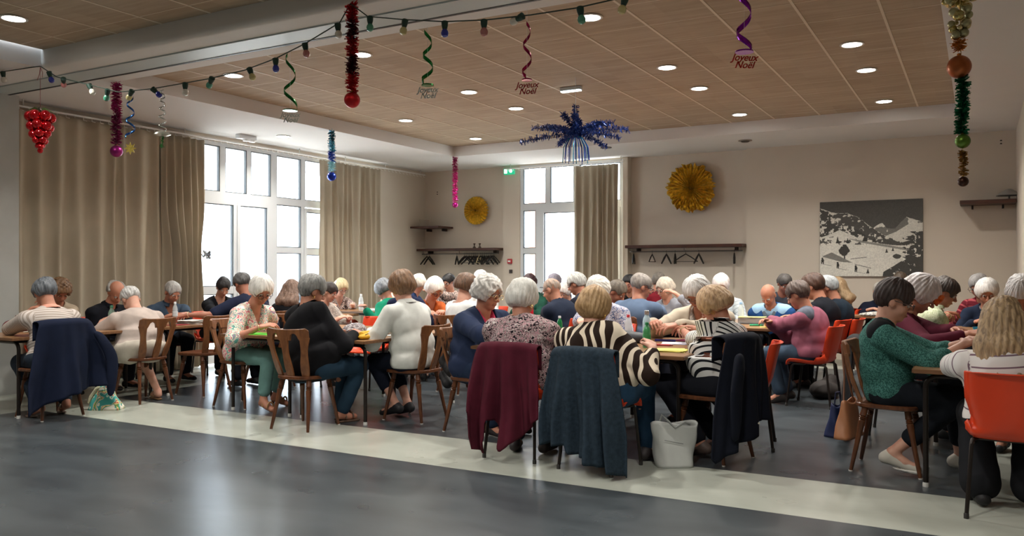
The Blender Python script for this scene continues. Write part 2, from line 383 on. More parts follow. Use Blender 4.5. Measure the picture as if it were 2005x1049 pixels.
curtain('curtain', lambda a, d, z: (XL+.12-d, a, z), 7.32, 8.05, .04, 3.18, .15, .12, 'gathered beige curtain tied back at the left edge of the big window', 5, pinch=(1.6, .25, .22))
curtain('curtain', tfLc, 10.40, 12.02, .04, 3.19, .11, .14, 'beige curtain hanging at the right end of the big window', 8)
curtain('curtain', lambda a, d, z: (a, YB-.14+d, z), -6.22, -5.40, .04, 3.19, .10, .115, 'beige curtain covering the right part of the back door glazing', 12)
bm = bmesh.new(); box(bm, -.004, .004, -.012, .012, -1.5, 1.5)
bm.free()
def rail(name, p, q, label, hooks):
    t = empty(name, p, 0, label, 'curtain rail'); v = Vector(q)-Vector(p); bm = bmesh.new()
    L = v.length; d = v.normalized(); s = Vector((-d.y, d.x, 0))
    for o_, w_, h in ((0, .012, .02),):
        vs = []
        for a in (0, L):
            for b_ in (-w_, w_):
                for c_ in (-h, 0): vs.append(bm.verts.new(d*a+s*b_+Vector((0, 0, c_))))
        for f in [(0, 1, 3, 2), (4, 6, 7, 5), (0, 4, 5, 1), (2, 3, 7, 6), (0, 2, 6, 4), (1, 5, 7, 3)]: bm.faces.new([vs[i] for i in f])
    obj('track', bm, plain('#e4e2dd', .4), t)
    bm = bmesh.new(); n = int(L/.11)
    for i in range(n):
        c = d*(i+.5)*L/n
        tube(bm, [c+Vector((0, 0, -.02)), c+Vector((0, 0, -.05)), c+d*.045+Vector((0, 0, -.055))], .004, 5)
    o = obj('glider', bm, plain('#efece6', .5), t); o['kind'] = 'stuff'
    for i in range(int(L/1.1)+1):
        bm = bmesh.new(); c = d*min(L-.05, .1+i*1.1); tube(bm, [c, c+Vector((0, 0, .075))], .008, 6); obj('bracket', bm, plain('#c9c7c2', .5), t)
rail('curtain_rail', (XL+.14, 5.4, 3.235), (XL+.14, 13.35, 3.235), 'long white curtain rail under the ceiling along the left window wall', 1)
rail('curtain_rail', (-7.6, YB-.17, 3.235), (-5.28, YB-.17, 3.235), 'white curtain rail above the glazed back door', 1)
# tie-back clip
bm = bmesh.new(); random.seed(4)
for i in range(14):
    a = random.random()*6.28; tube(bm, [(0, 0, 0), (.05*cos(a), .05*sin(a), .05*sin(a*3)), (.07*cos(a+.6), .07*sin(a+.6), .04*sin(a*2))], [.012, .016, .004], 5)
o = obj('tieback', bm, plain('#c3ccd6', .25, .9)); o.location = (XL+.3, 7.93, 1.58)
tag(o, 'silver ribbon knot holding back the curtain beside the big window', 'curtain tieback')
# folded partition at far left
t = empty('folding_partition', (-9.3, 5.1, 0), 0, 'stack of pale grey folding partition panels at the left edge', 'partition')
for i in range(4):
    bm = bmesh.new(); box(bm, -.02-.075*i-.07, -.02-.075*i, -.55+.02*(i % 2), .05+.02*(i % 2), .01, 3.28, bev=.006); obj('panel', bm, plain('#a9aeac', .6, 0, .12, 3), t)
bm = bmesh.new(); tube(bm, [(.0, -.02, 1.55), (.06, -.02, 1.55), (.06, -.10, 1.55)], .012); obj('handle', bm, plain('#4a4a4a', .4, .6), t)
bm = bmesh.new(); box(bm, -.005, .012, .0, .04, 1.45, 1.75)
for z in (.6, 2.2, 2.9): box(bm, -.005, .012, .02, .04, z, z+.1)
obj('hinge', bm, plain('#3c3f40', .5), t)

# ------------------------------------------------------------------ ceiling fixtures
ringm = plain('#e8e6e2', .4); glow = emis((1, .95, .86), 14)
def downlight(x, y, z, lab):
    t = empty('downlight', (x, y, z), 0, lab, 'ceiling light', 'round recessed downlights')
    bm = bmesh.new(); lathe(bm, [(.085, .0), (.105, -.004), (.108, -.010), (.088, -.012), (.085, -.004)], 28); obj('trim_ring', bm, ringm, t)
    bm = bmesh.new(); lathe(bm, [(.0, -.002), (.086, -.002), (.086, -.008), (.0, -.008)], 28); obj('diffuser', bm, glow, t)
    l = bpy.data.lights.new('downlight_beam', 'AREA'); l.shape = 'DISK'; l.size = .16; l.energy = LAMP_W; l.color = (1, .955, .88); l.spread = radians(135)
    o = bpy.data.objects.new('downlight_beam', l); COL.objects.link(o); o.parent = t; o.location = (0, 0, -.014)
xs = (-7.02, -5.25, -2.82, -1.03); ys = (6.34, 8.3, 9.44, 11.3)
rown = {0: 'nearest row behind the beam', 1: 'second row from the beam', 2: 'third row from the beam', 3: 'row nearest the back wall'}
coln = ['leftmost', 'second from left', 'third from left', 'rightmost']
for j, y in enumerate(ys):
    for i, x in enumerate(xs):
        if (i, j) in ((0, 1), (3, 0), (1, 3)): continue
        downlight(x, y, Zc, 'lit round downlight in the tiled ceiling, %s, %s' % (coln[i], rown[j]))
downlight(-7.02, 4.0, Zc, 'lit round downlight in the near ceiling panel at the top left')
downlight(-8.78, 8.86, Zs, 'lit round downlight in the white soffit above the big window')
for x, a in ((-5.25, 'left'), (-2.82, 'middle'), (-1.03, 'right')):
    for y, b_ in ((3.2, 'nearer the beam'), (1.2, 'farther from the beam')): downlight(x, y, Zc, 'added unseen downlight in the near ceiling panel, %s column, %s' % (a, b_))  # out-of-view downlights added to light the near part of the room
bm = bmesh.new(); box(bm, -.13, .13, -.035, .035, -.045, -.005, bev=.006)
t = empty('emergency_light', (-4.09, 8.66, Zc), 0, 'small rectangular lit emergency lamp on the tiled ceiling above the blue tinsel burst', 'light')
obj('housing', bm, plain('#cfd6d8', .5), t); bm = bmesh.new(); box(bm, -.12, .12, -.028, .028, -.055, -.045); obj('diffuser', bm, emis((.8, .95, 1), 5), t)
t = empty('emergency_light', (-9.2, 8.55, Zs), 0, 'white emergency lamp box on the soffit above the window doors', 'light')
bm = bmesh.new(); box(bm, -.05, .05, -.16, .16, -.06, 0, bev=.008); obj('housing', bm, plain('#dfe2e4', .5), t)
bm = bmesh.new(); lathe(bm, [(.05, -.06), (.045, -.085), (.0, -.09)], 16); lathe(bm, [(.05, -.06), (.045, -.085), (.0, -.09)], 16, (0, .11, 0)); obj('lens', bm, plain('#f4f6f7', .3), t)
t = empty('ceiling_vent', (-3.05, 12.55, Zs), 0, 'small round metal vent in the back soffit right of the gold fan', 'vent')
bm = bmesh.new(); lathe(bm, [(.1, 0), (.1, -.012), (.0, -.012)], 20); obj('plate', bm, plain('#9c8f85', .5), t); bm = bmesh.new(); lathe(bm, [(.07, -.012), (.05, -.03), (.0, -.03)], 20); obj('grille', bm, plain('#4f443e', .5), t)
t = empty('ceiling_vent', (-5.15, 12.2, Zs), 0, 'small dark round vent in the back soffit above the door curtain', 'vent')
bm = bmesh.new(); lathe(bm, [(.09, 0), (.09, -.01), (.0, -.01)], 20); obj('plate', bm, plain('#6d635c', .5), t)
# exit sign, alarm, switch, vents on the back wall
t = empty('exit_sign', (-7.6, YB-.01, 3.2), 0, 'green lit emergency exit sign at the left end of the back window', 'sign')
bm = bmesh.new(); box(bm, -.11, .11, -.05, 0, -.06, .05, bev=.006); obj('housing', bm, emis('#128a63', .7), t)
bm = bmesh.new(); box(bm, -.09, -.035, -.056, -.05, -.04, .035)
lathe(bm, [(.03, 0), (.03, .006)], 18); 
for v in bm.verts:
    if v.co.z < .03 and v.co.z > -.001 and abs(v.co.x) <= .031 and abs(v.co.y) <= .031 and v.co.y > -.045:
        x_, y_, z_ = v.co; v.co = (x_+.045, -.050-z_, y_)
obj('pictogram', bm, emis('#eafff6', 2.5), t)
t = empty('fire_alarm', (-7.6, YB-.0, 1.53), 0, 'small red fire alarm box on the pillar left of the back door', 'alarm')
bm = bmesh.new(); box(bm, -.045, .045, -.04, 0, -.045, .045, bev=.006); obj('housing', bm, plain('#b3222a', .4), t)
bm = bmesh.new(); box(bm, -.025, .025, -.044, -.04, -.014, .014); obj('call_plate', bm, plain('#e8e8e8', .5), t)
t = empty('wall_switch', (-7.585, YB, 1.34), 0, 'dark square switch below the red fire alarm', 'switch')
bm = bmesh.new(); box(bm, -.035, .035, -.015, 0, -.035, .035, bev=.004); obj('plate', bm, plain('#4a3f37', .5), t)
bm = bmesh.new(); box(bm, -.014, .014, -.022, -.015, -.014, .014); obj('button', bm, plain('#2c2622', .5), t)
for (x, z, lab, y) in ((-9.3, 2.88, 'small pale socket high on the back wall in the left corner', YB+.1), (-7.38+7.65, 3.15, 'small pale socket high on the wall near the right corner', YB)):
    t = empty('wall_socket', (x, y, z), 0, lab, 'socket')
    bm = bmesh.new(); box(bm, -.03, .03, -.01, 0, -.05, .05, bev=.003); obj('plate', bm, plain('#cfc4b6', .6), t)
    bm = bmesh.new(); box(bm, -.012, .012, -.014, -.01, -.03, -.012); box(bm, -.012, .012, -.014, -.01, .012, .03); obj('slot', bm, plain('#3a332d', .6), t)
# shelves
shw = wood('#3b2018', '#55301f', .5)
def shelf(x0, x1, y0, y1, z, th, lab):
    t = empty('wall_shelf', ((x0+x1)/2, (y0+y1)/2, z), 0, lab, 'shelf'); a = (x1-x0)/2; b_ = (y1-y0)/2
    bm = bmesh.new(); box(bm, -a, a, -b_, b_, 0, th, bev=.004); obj('board', bm, shw, t)
    bm = bmesh.new()
    for q in (-a+.15, a-.15): box(bm, q-.012, q+.012, b_-.16, b_, -.05, 0)
    obj('bracket', bm, plain('#2b2320', .5, .5), t); return t
s1 = shelf(-9.56, -7.77, 13.2, 13.55, 1.735, .045, 'long dark wooden shelf with a hanger rail left of the back door')
s2 = shelf(-5.23, -3.262, 13.2, 13.55, 1.735, .05, 'long dark wooden shelf in the niche under the big gold fan')
shelf(-9.58, -8.92, 13.02, 13.53, 2.17, .035, 'short dark shelf high in the left back corner')
s4 = shelf(-.23, .44, 12.95, 13.44, 2.27, .05, 'short dark brown shelf in the right back corner')
for s_, a in ((s1, .87), (s2, .96)):
    bm = bmesh.new(); tube(bm, [(-a, -.02, -.06), (a, -.02, -.06)], .011, 8)
    for q in (-a+.03, 0, a-.03): tube(bm, [(q, -.02, -.06), (q, -.02, 0)], .006, 6)
    obj('hanging_rail', bm, plain('#8b8680', .35, .9), s_)
def hanger(x, y, z, rz, col, lab, grp, kind=0):
    bm = bmesh.new(); w_ = .20
    tube(bm, [(0, 0, -.045), (0, 0, -.012), (.012, 0, .004), (.0, 0, .016), (-.014, 0, .004)], .0035, 6)
    if kind == 0:
        tube(bm, [(-w_, 0, -.17), (-w_*.45, 0, -.095), (0, 0, -.045), (w_*.45, 0, -.095), (w_, 0, -.17)], [.008, .011, .009, .011, .008], 6)
        tube(bm, [(-w_, 0, -.17), (w_, 0, -.17)], .005, 6)
    else:
        tube(bm, [(-w_, 0, -.20), (-w_*.45, 0, -.11), (0, 0, -.045), (w_*.45, 0, -.11), (w_, 0, -.20)], [.012, .017, .012, .017, .012], 8)
    o = obj('coat_hanger', bm, plain(col, .5)); o.location = (x, y, z); o.rotation_euler = (0, 0, rz)
    return tag(o, lab, 'coat hanger', grp)
random.seed(11); zr = 1.735-.06+.0
for i, x in enumerate((-9.42, -9.36, -8.72)):
    hanger(x, 13.355, zr, pi/2+random.uniform(-.5, .5), '#1b1917', 'dark coat hanger at the very left end of the left rail' if i == 0 else 'dark coat hanger second from the left end of the left rail' if i == 1 else 'dark coat hanger between the left end and the bunch on the left rail', 'hangers left on the left rail', 1)
xs_ = np.linspace(-8.55, -7.9, 17)
for i, x in enumerate(xs_):
    c = '#c9b58a' if i == 8 else random.choice(['#161514', '#211c18', '#2a2522', '#1a1a1c'])
    hanger(float(x), 13.355, zr, pi/2+random.uniform(-.45, .45), c, 'pale wooden coat hanger in the middle of the bunch on the left rail' if i == 8 else 'dark coat hanger in the bunch on the left rail', None if i == 8 else 'dark hangers bunched on the left rail', i % 2)
for x, rz, k, lab in ((-5.13, 1.85, 1, 'first dark hanger from the left on the niche rail'), (-4.80, 1.65, 0, 'second hanger from the left on the niche rail, thin wire'), (-4.55, 1.5, 1, 'third hanger from the left on the niche rail'),
                      (-4.40, 1.95, 1, 'fourth hanger from the left on the niche rail, spread wide'), (-4.22, .05, 0, 'hanger turned flat to the wall in the middle of the niche rail'), (-4.0, 1.48, 1, 'dark hanger right of the flat one on the niche rail'), (-3.42, 1.85, 1, 'dark hanger alone at the right end of the niche rail')):
    hanger(x, 13.355, zr, rz, '#1d1916', lab, None, k)
# small things on shelves
bm = bmesh.new(); box(bm, -.1, .1, -.006, .006, 0, .15)
o = obj('photo_frame', bm, plain('#9b9184', .6)); o.location = (-9.40, 13.27, 2.207); o.rotation_euler = (-.35, 0, .9); tag(o, 'small leaning card frame on the corner shelf at the left', 'picture frame')
for k, x in enumerate((-8.33, -8.21)):
    bm = bmesh.new(); lathe(bm, [(.03, 0), (.028, .02), (.01, .035), (.01, .06), (.024, .085), (.02, .09)], 14)
    o = obj('candle_holder', bm, plain('#4a3d30', .5)); o.location = (x, 13.36, 1.781); tag(o, 'small dark cup standing on the left shelf, %s of the pair' % ('left one' if k == 0 else 'right one'), 'cup')
t = empty('desk_lamp', (.36, 13.2, 2.321), 0, 'grey lamp head on the right corner shelf', 'lamp')
bm = bmesh.new(); lathe(bm, [(.05, 0), (.05, .012), (.012, .02), (.012, .06)], 16); obj('base', bm, plain('#6f6b66', .5), t)
bm = bmesh.new(); lathe(bm, [(.16, .06), (.06, .13), (.03, .15)], 20); obj('lamp_shade', bm, plain('#8d8a85', .45), t)
# gold foil fans
goldm = plain('#e0bf55', .3, .65, .3, 30); goldd = plain('#8c6a1e', .4, .5, .2, 30)
def fan(x, y, z, R, n, lab, seed, wavy):
    D0, D1 = (.02, .07) if wavy else (.015, .05)
    r = random.Random(seed); t = empty('foil_rosette', (x, y, z), 0, lab, 'wall decoration')
    bm = bmesh.new(); rows = 9; V = []
    for i in range(2*n):
        a = pi*i/n; col = []
        rr_ = R*(1-(r.uniform(0, .16) if wavy else (.06 if i % 2 else .0)))
        for j in range(rows):
            q = j/(rows-1); rad = .02+(rr_-.02)*q; dep = (D0+(D1-D0)*q)*(1 if i % 2 else -1)*.5
            a2 = a+(r.uniform(-.5, .5)*.075*q if wavy else 0)
            dep += (r.uniform(-.022, .022)*q if wavy else 0)
            col.append(bm.verts.new((rad*cos(a2), -.045-dep-.02*(1-q), rad*sin(a2))))
        V.append(col)
    for i in range(2*n):
        for j in range(rows-1):
            k = (i+1) % (2*n); bm.faces.new((V[i][j], V[k][j], V[k][j+1], V[i][j+1]))
    o = obj('pleated_foil', bm, goldm, t, smooth=False); solid(o, .002)
    bm = bmesh.new(); sphere(bm, (0, -.05, 0), .025, sc=(1, .5, 1)); obj('centre_knot', bm, goldd, t)
fan(-8.36, YB+.06, 2.5, .275, 30, 'smaller gold pleated foil rosette on the back wall left of the door', 2, False)
fan(-4.16, YB+.02, 2.72, .435, 38, 'large ragged gold foil rosette on the back wall above the niche shelf', 3, True)
# ------------------------------------------------------------------ mountain photograph on canvas
def picture():
    W_, H_ = 300, 236
    U, Vv = np.meshgrid((np.arange(W_)+.5)/W_, (np.arange(H_)+.5)/H_, indexing='ij')   # u right, v up
    r = np.random.default_rng(5)
    def noise(sx, sy, seed):
        q = np.random.default_rng(seed).random((sx+2, sy+2)); a = U*sx; b_ = Vv*sy; i = a.astype(int); j = b_.astype(int); fa = a-i; fb = b_-j
        fa = fa*fa*(3-2*fa); fb = fb*fb*(3-2*fb)
        return (q[i, j]*(1-fa)+q[i+1, j]*fa)*(1-fb)+(q[i, j+1]*(1-fa)+q[i+1, j+1]*fa)*fb
    fb = sum(noise(6*2**k, 5*2**k, 10+k)/2**k for k in range(5))/1.9
    hi = sum(noise(30*2**k, 26*2**k, 30+k)/1.5**k for k in range(3))/2.1
    img = np.full((W_, H_), .06)                                     # dark sky
    img += .03*(1-Vv)
    def line(pts): x, y = zip(*pts); return np.interp(U, x, y)
    # far peaks
    far = line([(0, .4), (.5, .60), (.58, .68), (.62, .70), (.66, .63), (.74, .62), (.8, .71), (.85, .77), (.93, .73), (1, .70)])
    m = Vv < far+.01*(hi-.5); img[m] = np.where(fb[m] > .5, .62, .16)
    far2 = line([(0, .3), (.6, .5), (.75, .58), (.86, .67), (1, .69)]); m = Vv < far2; img[m] = .58+.15*(fb[m]-.5)
    left = line([(0, .92), (.12, .86), (.2, .84), (.28, .84), (.4, .77), (.5, .66), (.62, .55), (.75, .47), (.9, .40), (1, .37)])
    m = Vv < left+.015*(hi-.5); img[m] = .62+.12*(fb[m]-.5)
    rid = (Vv < left) & (Vv > line([(0, .52), (.1, .56), (.2, .62), (.4, .5), (.55, .47), (.7, .43), (1, .36)]))
    img[rid & (hi+.5*fb > .72)] = .05
    band = (Vv < left-.01) & (Vv > left-.17) & (U > .15) & (U < .8); img[band & (hi > .38)] = .07
    snow = Vv < line([(0, .5), (.2, .55), (.35, .5), (.5, .45), (.7, .41), (1, .38)]); img[snow] = .66+.10*(fb[snow]-.5)
    img[snow & (Vv > .42) & (U < .6) & (hi > .58)] = .08
    for k in range(26):   # long shadows of the wood
        u0 = .3+.02*k; v0 = .5-.005*k; d = np.abs((Vv-v0)+(U-u0)*.45); img[(d < .004) & (U > u0) & (U < u0+.12)] = .25
    def tri(cx_, cy_, w_, h_, c=.04): img[(Vv > cy_) & (Vv < cy_+h_) & (np.abs(U-cx_) < w_*(1-(Vv-cy_)/h_)*(.7+.6*hi))] = c
    for cx_, cy_, w_, h_ in ((.18, .44, .02, .1), (.28, .44, .015, .08), (.66, .31, .012, .06), (.72, .33, .014, .05), (.45, .46, .03, .08), (.54, .45, .02, .05)): tri(cx_, cy_, w_, h_)
    d = ((U-.245)/.05)**2+((Vv-.345)/.07)**2; img[d+1.2*(hi-.5) < 1] = .04; img[(np.abs(U-.25) < .006) & (Vv > .22) & (Vv < .3)] = .04
    roof = (Vv < line([(0, .0), (.03, .27), (.12, .32), (.3, .20), (.33, .18), (.34, .0), (1, 0)])) & (Vv > line([(0, .5), (.03, .26), (.22, .19), (.33, .18), (.34, .5), (1, .5)])); img[roof] = .2
    img[(np.abs(Vv-.235-(U-.35)*.15) < .004) & (U > .31) & (U < .47)] = .12
    img[(np.abs(Vv-.16+(U-.35)*.33) < .004) & (U > .35) & (U < .51)] = .12
    # big fir on the right and bushes
    fir = (U > .93-.10*np.abs(np.sin(Vv*46))*(1.05-Vv)-.25*np.clip(.3-Vv, 0, 1)) & (Vv < .58); img[fir & (hi > .33)] = .045
    fir = (U > .88-.07*np.abs(np.sin(Vv*52+1))) & (Vv < .52) & (Vv > .1); img[fir & (hi > .42)] = .05
    bush = Vv < line([(0, 0), (.62, 0), (.63, .06), (.72, .13), (.8, .20), (.88, .16), (1, .14)]); img[bush & (hi > .34)] = .05
    img[((U-.76)/.04)**2+((Vv-.26)/.03)**2+(hi-.5) < 1] = .06; img[((U-.9)/.07)**2+((Vv-.21)/.04)**2+(hi-.5)*2 < 1] = .05
    # ski tourers
    for cx_, cy_ in ((.025, .165), (.18, .105), (.36, .06)):
        img[((U-cx_)/.010)**2+((Vv-cy_-.075)/.012)**2 < 1] = .03; img[((U-cx_-.003)/.014)**2+((Vv-cy_-.045)/.025)**2 < 1] = .03
        img[(np.abs(U-cx_+.006) < .005) & (Vv > cy_) & (Vv < cy_+.03)] = .03; img[(np.abs(U-cx_-.010) < .005) & (Vv > cy_) & (Vv < cy_+.03)] = .03
        img[(np.abs((Vv-cy_)+(U-cx_)*.25) < .003) & (U > cx_) & (U < cx_+.09)] = .25
    tri(.48, .04, .014, .07)
    img *= .86+.28*noise(120, 100, 77); img = np.clip(img*1.08, .01, .9)
    t = empty('wall_picture', (-1.418, YB-.02, 1.838), 0, 'large black and white picture of snowy mountains and ski tourers on the wall', 'picture')
    bm = bmesh.new(); hw, hh = .709, .566
    box(bm, -hw, hw, -.012, .018, -hh, hh, bev=.002); obj('canvas_board', bm, plain('#3a3733', .6), t)
    me = bpy.data.meshes.new('print'); X = -hw+2*hw*np.arange(W_+1)/W_; Z = -hh+2*hh*np.arange(H_+1)/H_
    vs = np.stack(np.broadcast_arrays(X[:, None], -.0135, Z[None, :]), -1).reshape(-1, 3)
    i, j = np.meshgrid(np.arange(W_), np.arange(H_), indexing='ij'); a = i*(H_+1)+j
    q = np.stack([a, a+H_+1, a+H_+2, a+1], -1).reshape(-1, 4); build(me, vs, q)
    at = me.color_attributes.new('ink', 'FLOAT_COLOR', 'CORNER'); c = np.repeat(img.reshape(-1), 4)
    at.data.foreach_set('color', np.stack([c, c*.97, c*.86, np.ones_like(c)], -1).reshape(-1).astype(np.float32))
    m, nt, b = _new('print'); n = N(nt, 'ShaderNodeAttribute', attribute_name='ink'); nt.links.new(n.outputs['Color'], b.inputs['Base Color'])
    b.inputs['Roughness'].default_value = .5; me_obj('print', me, m, t, smooth=False)
def build(me, vs, q):
    me.vertices.add(len(vs)); me.vertices.foreach_set('co', np.asarray(vs, np.float32).reshape(-1))
    me.loops.add(len(q)*4); me.loops.foreach_set('vertex_index', np.asarray(q, np.int32).reshape(-1))
    me.polygons.add(len(q)); me.polygons.foreach_set('loop_start', np.arange(0, len(q)*4, 4, dtype=np.int32))
    me.polygons.foreach_set('loop_total', np.full(len(q), 4, np.int32)); me.update(calc_edges=True); me.validate()
picture()

# ------------------------------------------------------------------ hanging decorations
def foil(c, c2=None, rough=.3):
    return plain(tuple(min(1, x*1.6) for x in hexc(c)), rough, .45, .35, 60)
def tinsel(bm, pts, R, n, r, w_=.0035, mi=0, jag=.55):
    pts = [Vector(p) for p in pts]; tube(bm, pts, .004, 5, mi)
    seg = [(a, b) for a, b in zip(pts, pts[1:])]
    for k in range(n):
        a, b = seg[int(k/n*len(seg))]; t = r.random(); p = a.lerp(b, t); d = (b-a).normalized()
        v = Vector((r.gauss(0, 1), r.gauss(0, 1), r.gauss(0, 1))); v -= d*v.dot(d); v.normalize(); v = (v+d*r.uniform(-.5, .5)).normalized()
        L = R*1.12*(1-jag*r.random()); s = v.cross(Vector((r.gauss(0, 1), r.gauss(0, 1), r.gauss(0, 1)))).normalized()*w_*r.uniform(.7, 1.4)
        e = p+v*L; f = bm.faces.new([bm.verts.new(p-s), bm.verts.new(p+s), bm.verts.new(e+s), bm.verts.new(e-s)]); f.material_index = mi
def cord(bm, a, b, r_=.0015): tube(bm, [a, b], r_, 5)
def bauble(t, c, R, z, name='ball', rough=.3, cap='#c8a24a', part_of=None):
    bm = bmesh.new(); sphere(bm, (0, 0, z), R, 28, 16); o = obj(name, bm, plain(c, rough, .75, .06, 30, 0, .5, .3), t)
    bm = bmesh.new(); lathe(bm, [(R*.17, z+R*.96), (R*.17, z+R*1.16), (R*.08, z+R*1.2)], 10); obj('cap', bm, plain(cap, .35, .9), o)
    return o
def tinsel_drop(x, y, z0, z1, R, ball, bc, cols, lab, seed, n=700, brough=.3):
    r = random.Random(seed); t = empty('tinsel_garland', (x, y, z0), 0, lab, 'christmas decoration')
    L = z0-z1; segs = len(cols)
    for k, c in enumerate(cols):
        bm = bmesh.new(); a = -L*k/segs; b_ = -L*(k+1)/segs
        tinsel(bm, [(.004*sin(i*2.), .004*cos(i*1.7), a+(b_-a)*i/5) for i in range(6)], R, int(n/segs), r); obj('tinsel', bm, foil(c), t, smooth=False)
    bauble(t, bc, ball, -L-ball*1.05, rough=brough); return t
# red garland with ball on the beam
tinsel_drop(-3.97, 4.69, 3.30, 2.665, .050, .058, '#b5141b', ['#a3131d', '#4a0f18', '#9b1a20', '#3f0d15', '#a51a20'], 'long red tinsel garland with red glitter ball hanging from the beam', 1, 1500, .45)
tinsel_drop(-7.76, 5.47, 3.30, 2.66, .058, .062, '#8e1a6c', ['#8c1858', '#6f1748'], 'magenta tinsel garland with purple ball in front of the wide left curtain', 2, 1000, .35)
tinsel_drop(-7.83, 8.82, 3.30, 2.73, .058, .062, '#1236b0', ['#1f5f74', '#2a8aa0', '#0e3f9e', '#8fb6c4'], 'turquoise and blue tinsel garland with blue ball beside the window curtain', 3, 900, .3)
tinsel_drop(-7.82, 11.92, 3.30, 2.535, .055, .05, '#b01a7c', ['#8e1a55', '#a41a68', '#b2207a'], 'magenta tinsel garland with pink ball at the far coffer corner', 4, 900, .3)
# red bauble grapes
t = empty('bauble_cluster', (-7.79, 4.69, 3.3), 0, 'cluster of shiny red baubles shaped like grapes at the left', 'christmas decoration')
bm = bmesh.new(); cord(bm, (0, 0, 0), (.0, 0, -.38), .002); tube(bm, [(0, 0, 0), (-.03, .01, -.06), (-.05, 0, -.12)], .0025, 5); tube(bm, [(0, 0, 0), (.02, .01, -.05), (.03, 0, -.1)], .0025, 5); obj('ribbon', bm, plain('#8f3038', .6), t)
r = random.Random(3); redm = plain('#b80f18', .12, .8, .05, 10, 0, .5, .5)
for (z, rad, R, n) in ((-.47, .085, .052, 6), (-.56, .075, .048, 6), (-.635, .06, .042, 5), (-.70, .04, .036, 4), (-.75, .018, .03, 3), (-.79, .0, .026, 1)):
    for k in range(n):
        a = 2*pi*k/n+z*9; bm = bmesh.new(); sphere(bm, (rad*cos(a), rad*sin(a), z+r.uniform(-.01, .01)), R, 20, 12); o = obj('bauble', bm, redm, t)
bm = bmesh.new()
for k in range(7):
    a = k*.9; v = Vector((cos(a), sin(a), 0))
    p = [v*.01+Vector((0, 0, -.4)), v*.05+Vector((-.012*sin(a), .012*cos(a), -.385)), v*.11+Vector((0, 0, -.425)), v*.05+Vector((.02*sin(a), -.02*cos(a), -.41))]
    bm.faces.new([bm.verts.new(q) for q in p])
obj('leaves', bm, plain('#4a5a2a', .5, .3), t, smooth=False)
# spirals
def ribbon(bm, x0, z0, z1, R, turns, w_, r0=1.0, r1=1.0, ph=0, n=80, mi=0):
    V = []
    for i in range(n+1):
        q = i/n; a = ph+2*pi*turns*q; rad = R*(r0+(r1-r0)*q); c = Vector((x0+rad*cos(a), rad*sin(a), z0+(z1-z0)*q)); V.append((bm.verts.new(c+Vector((0, 0, w_/2))), bm.verts.new(c-Vector((0, 0, w_/2)))))
    for a, b_ in zip(V, V[1:]): bm.faces.new((a[0], b_[0], b_[1], a[1])).material_index = mi
def textmesh(s, size, mat, parent, loc, rot=(pi/2, 0, 0), ext=.002, name='lettering', bold=0.0, shear=0.0, lh=1.0):
    c = bpy.data.curves.new('txt', 'FONT'); c.body = s; c.size = size; c.extrude = ext; c.align_x = 'CENTER'; c.offset = bold; c.shear = shear; c.space_line = lh
    o = bpy.data.objects.new('txt', c); COL.objects.link(o); me = bpy.data.meshes.new_from_object(o); bpy.data.objects.remove(o)
    me.name = name; me.materials.clear(); return me_obj(name, me, mat, parent, loc, rot, smooth=False)
def spiral(x, y, zt, z0, z1, R, turns, w_, c, lab, end=None, endc=None, top=None, seed=0, r1=1.2):
    t = empty('foil_spiral', (x, y, zt), 0, lab, 'christmas decoration')
    bm = bmesh.new(); cord(bm, (0, 0, 0), (0, 0, z0-zt+.02)); cord(bm, (0, 0, z0-zt+.02), (0, 0, z1-zt), .0008); obj('thread', bm, plain('#d8d8d8', .4), t)
    bm = bmesh.new(); ribbon(bm, 0, z0-zt, z1-zt, R, turns, w_, .7, r1, seed); o = obj('spiral_ribbon', bm, plain(c, .2, .85, .3, 25), t, sharp=False); solid(o, .0012)
    if end == 'text':
        textmesh('Joyeux\nNoël', .062, plain(endc, .35, .6), t, (0, 0, z1-zt-.075), rot=(pi/2+.15, 0, .5+.25*sin(seed)), ext=.003, bold=.001, shear=.35, lh=.75)
        bm = bmesh.new(); lathe(bm, [(.001, .0), (R*1.2, -.012), (R*1.25, -.022), (.001, -.02)], 22, (0, 0, z1-zt)); obj('disc', bm, plain(c, .2, .7), t)
    if end == 'star':
        bm = bmesh.new(); vs = []
        for k in range(16):
            a = pi*k/8; q = .055 if k % 2 == 0 else .028; vs.append((q*cos(a), q*sin(a)))
        f1 = [bm.verts.new((a_, -.003, b_-.0+z1-zt-.09)) for a_, b_ in vs]; f2 = [bm.verts.new((a_, .003, b_+z1-zt-.09)) for a_, b_ in vs]
        bm.faces.new(f1); bm.faces.new(f2[::-1])
        for k in range(16): bm.faces.new((f1[k], f1[(k+1) % 16], f2[(k+1) % 16], f2[k]))
        o = obj('star', bm, plain(endc, .35, .6, .2, 60), t, smooth=False); o.rotation_euler = (0, 0, .5)
    if end == 'bell':
        bm = bmesh.new(); lathe(bm, [(.012, 0), (.06, -.02), (.068, -.035), (.03, -.05), (.006, -.05)], 24, (0, 0, z1-zt)); obj('disc', bm, plain('#c9ccc2', .25, .6), t)
        bm = bmesh.new(); tinsel(bm, [(0, 0, z1-zt-.05), (0, 0, z1-zt-.14)], .02, 60, random.Random(1)); obj('tassel', bm, foil('#2c6a34'), t, smooth=False)
    return t
spiral(-6.45, 4.68, 2.93, 2.88, 2.52, .036, 2.6, .02, '#2c5fa8', 'blue and silver foil spiral with gold star hanging from the string lights', 'star', '#c3ae54', seed=1)
spiral(-6.03, 4.68, 2.95, 2.90, 2.55, .028, 5.0, .012, '#c5c8c4', 'thin silver foil spiral with disc hanging from the string lights', 'bell', seed=2)
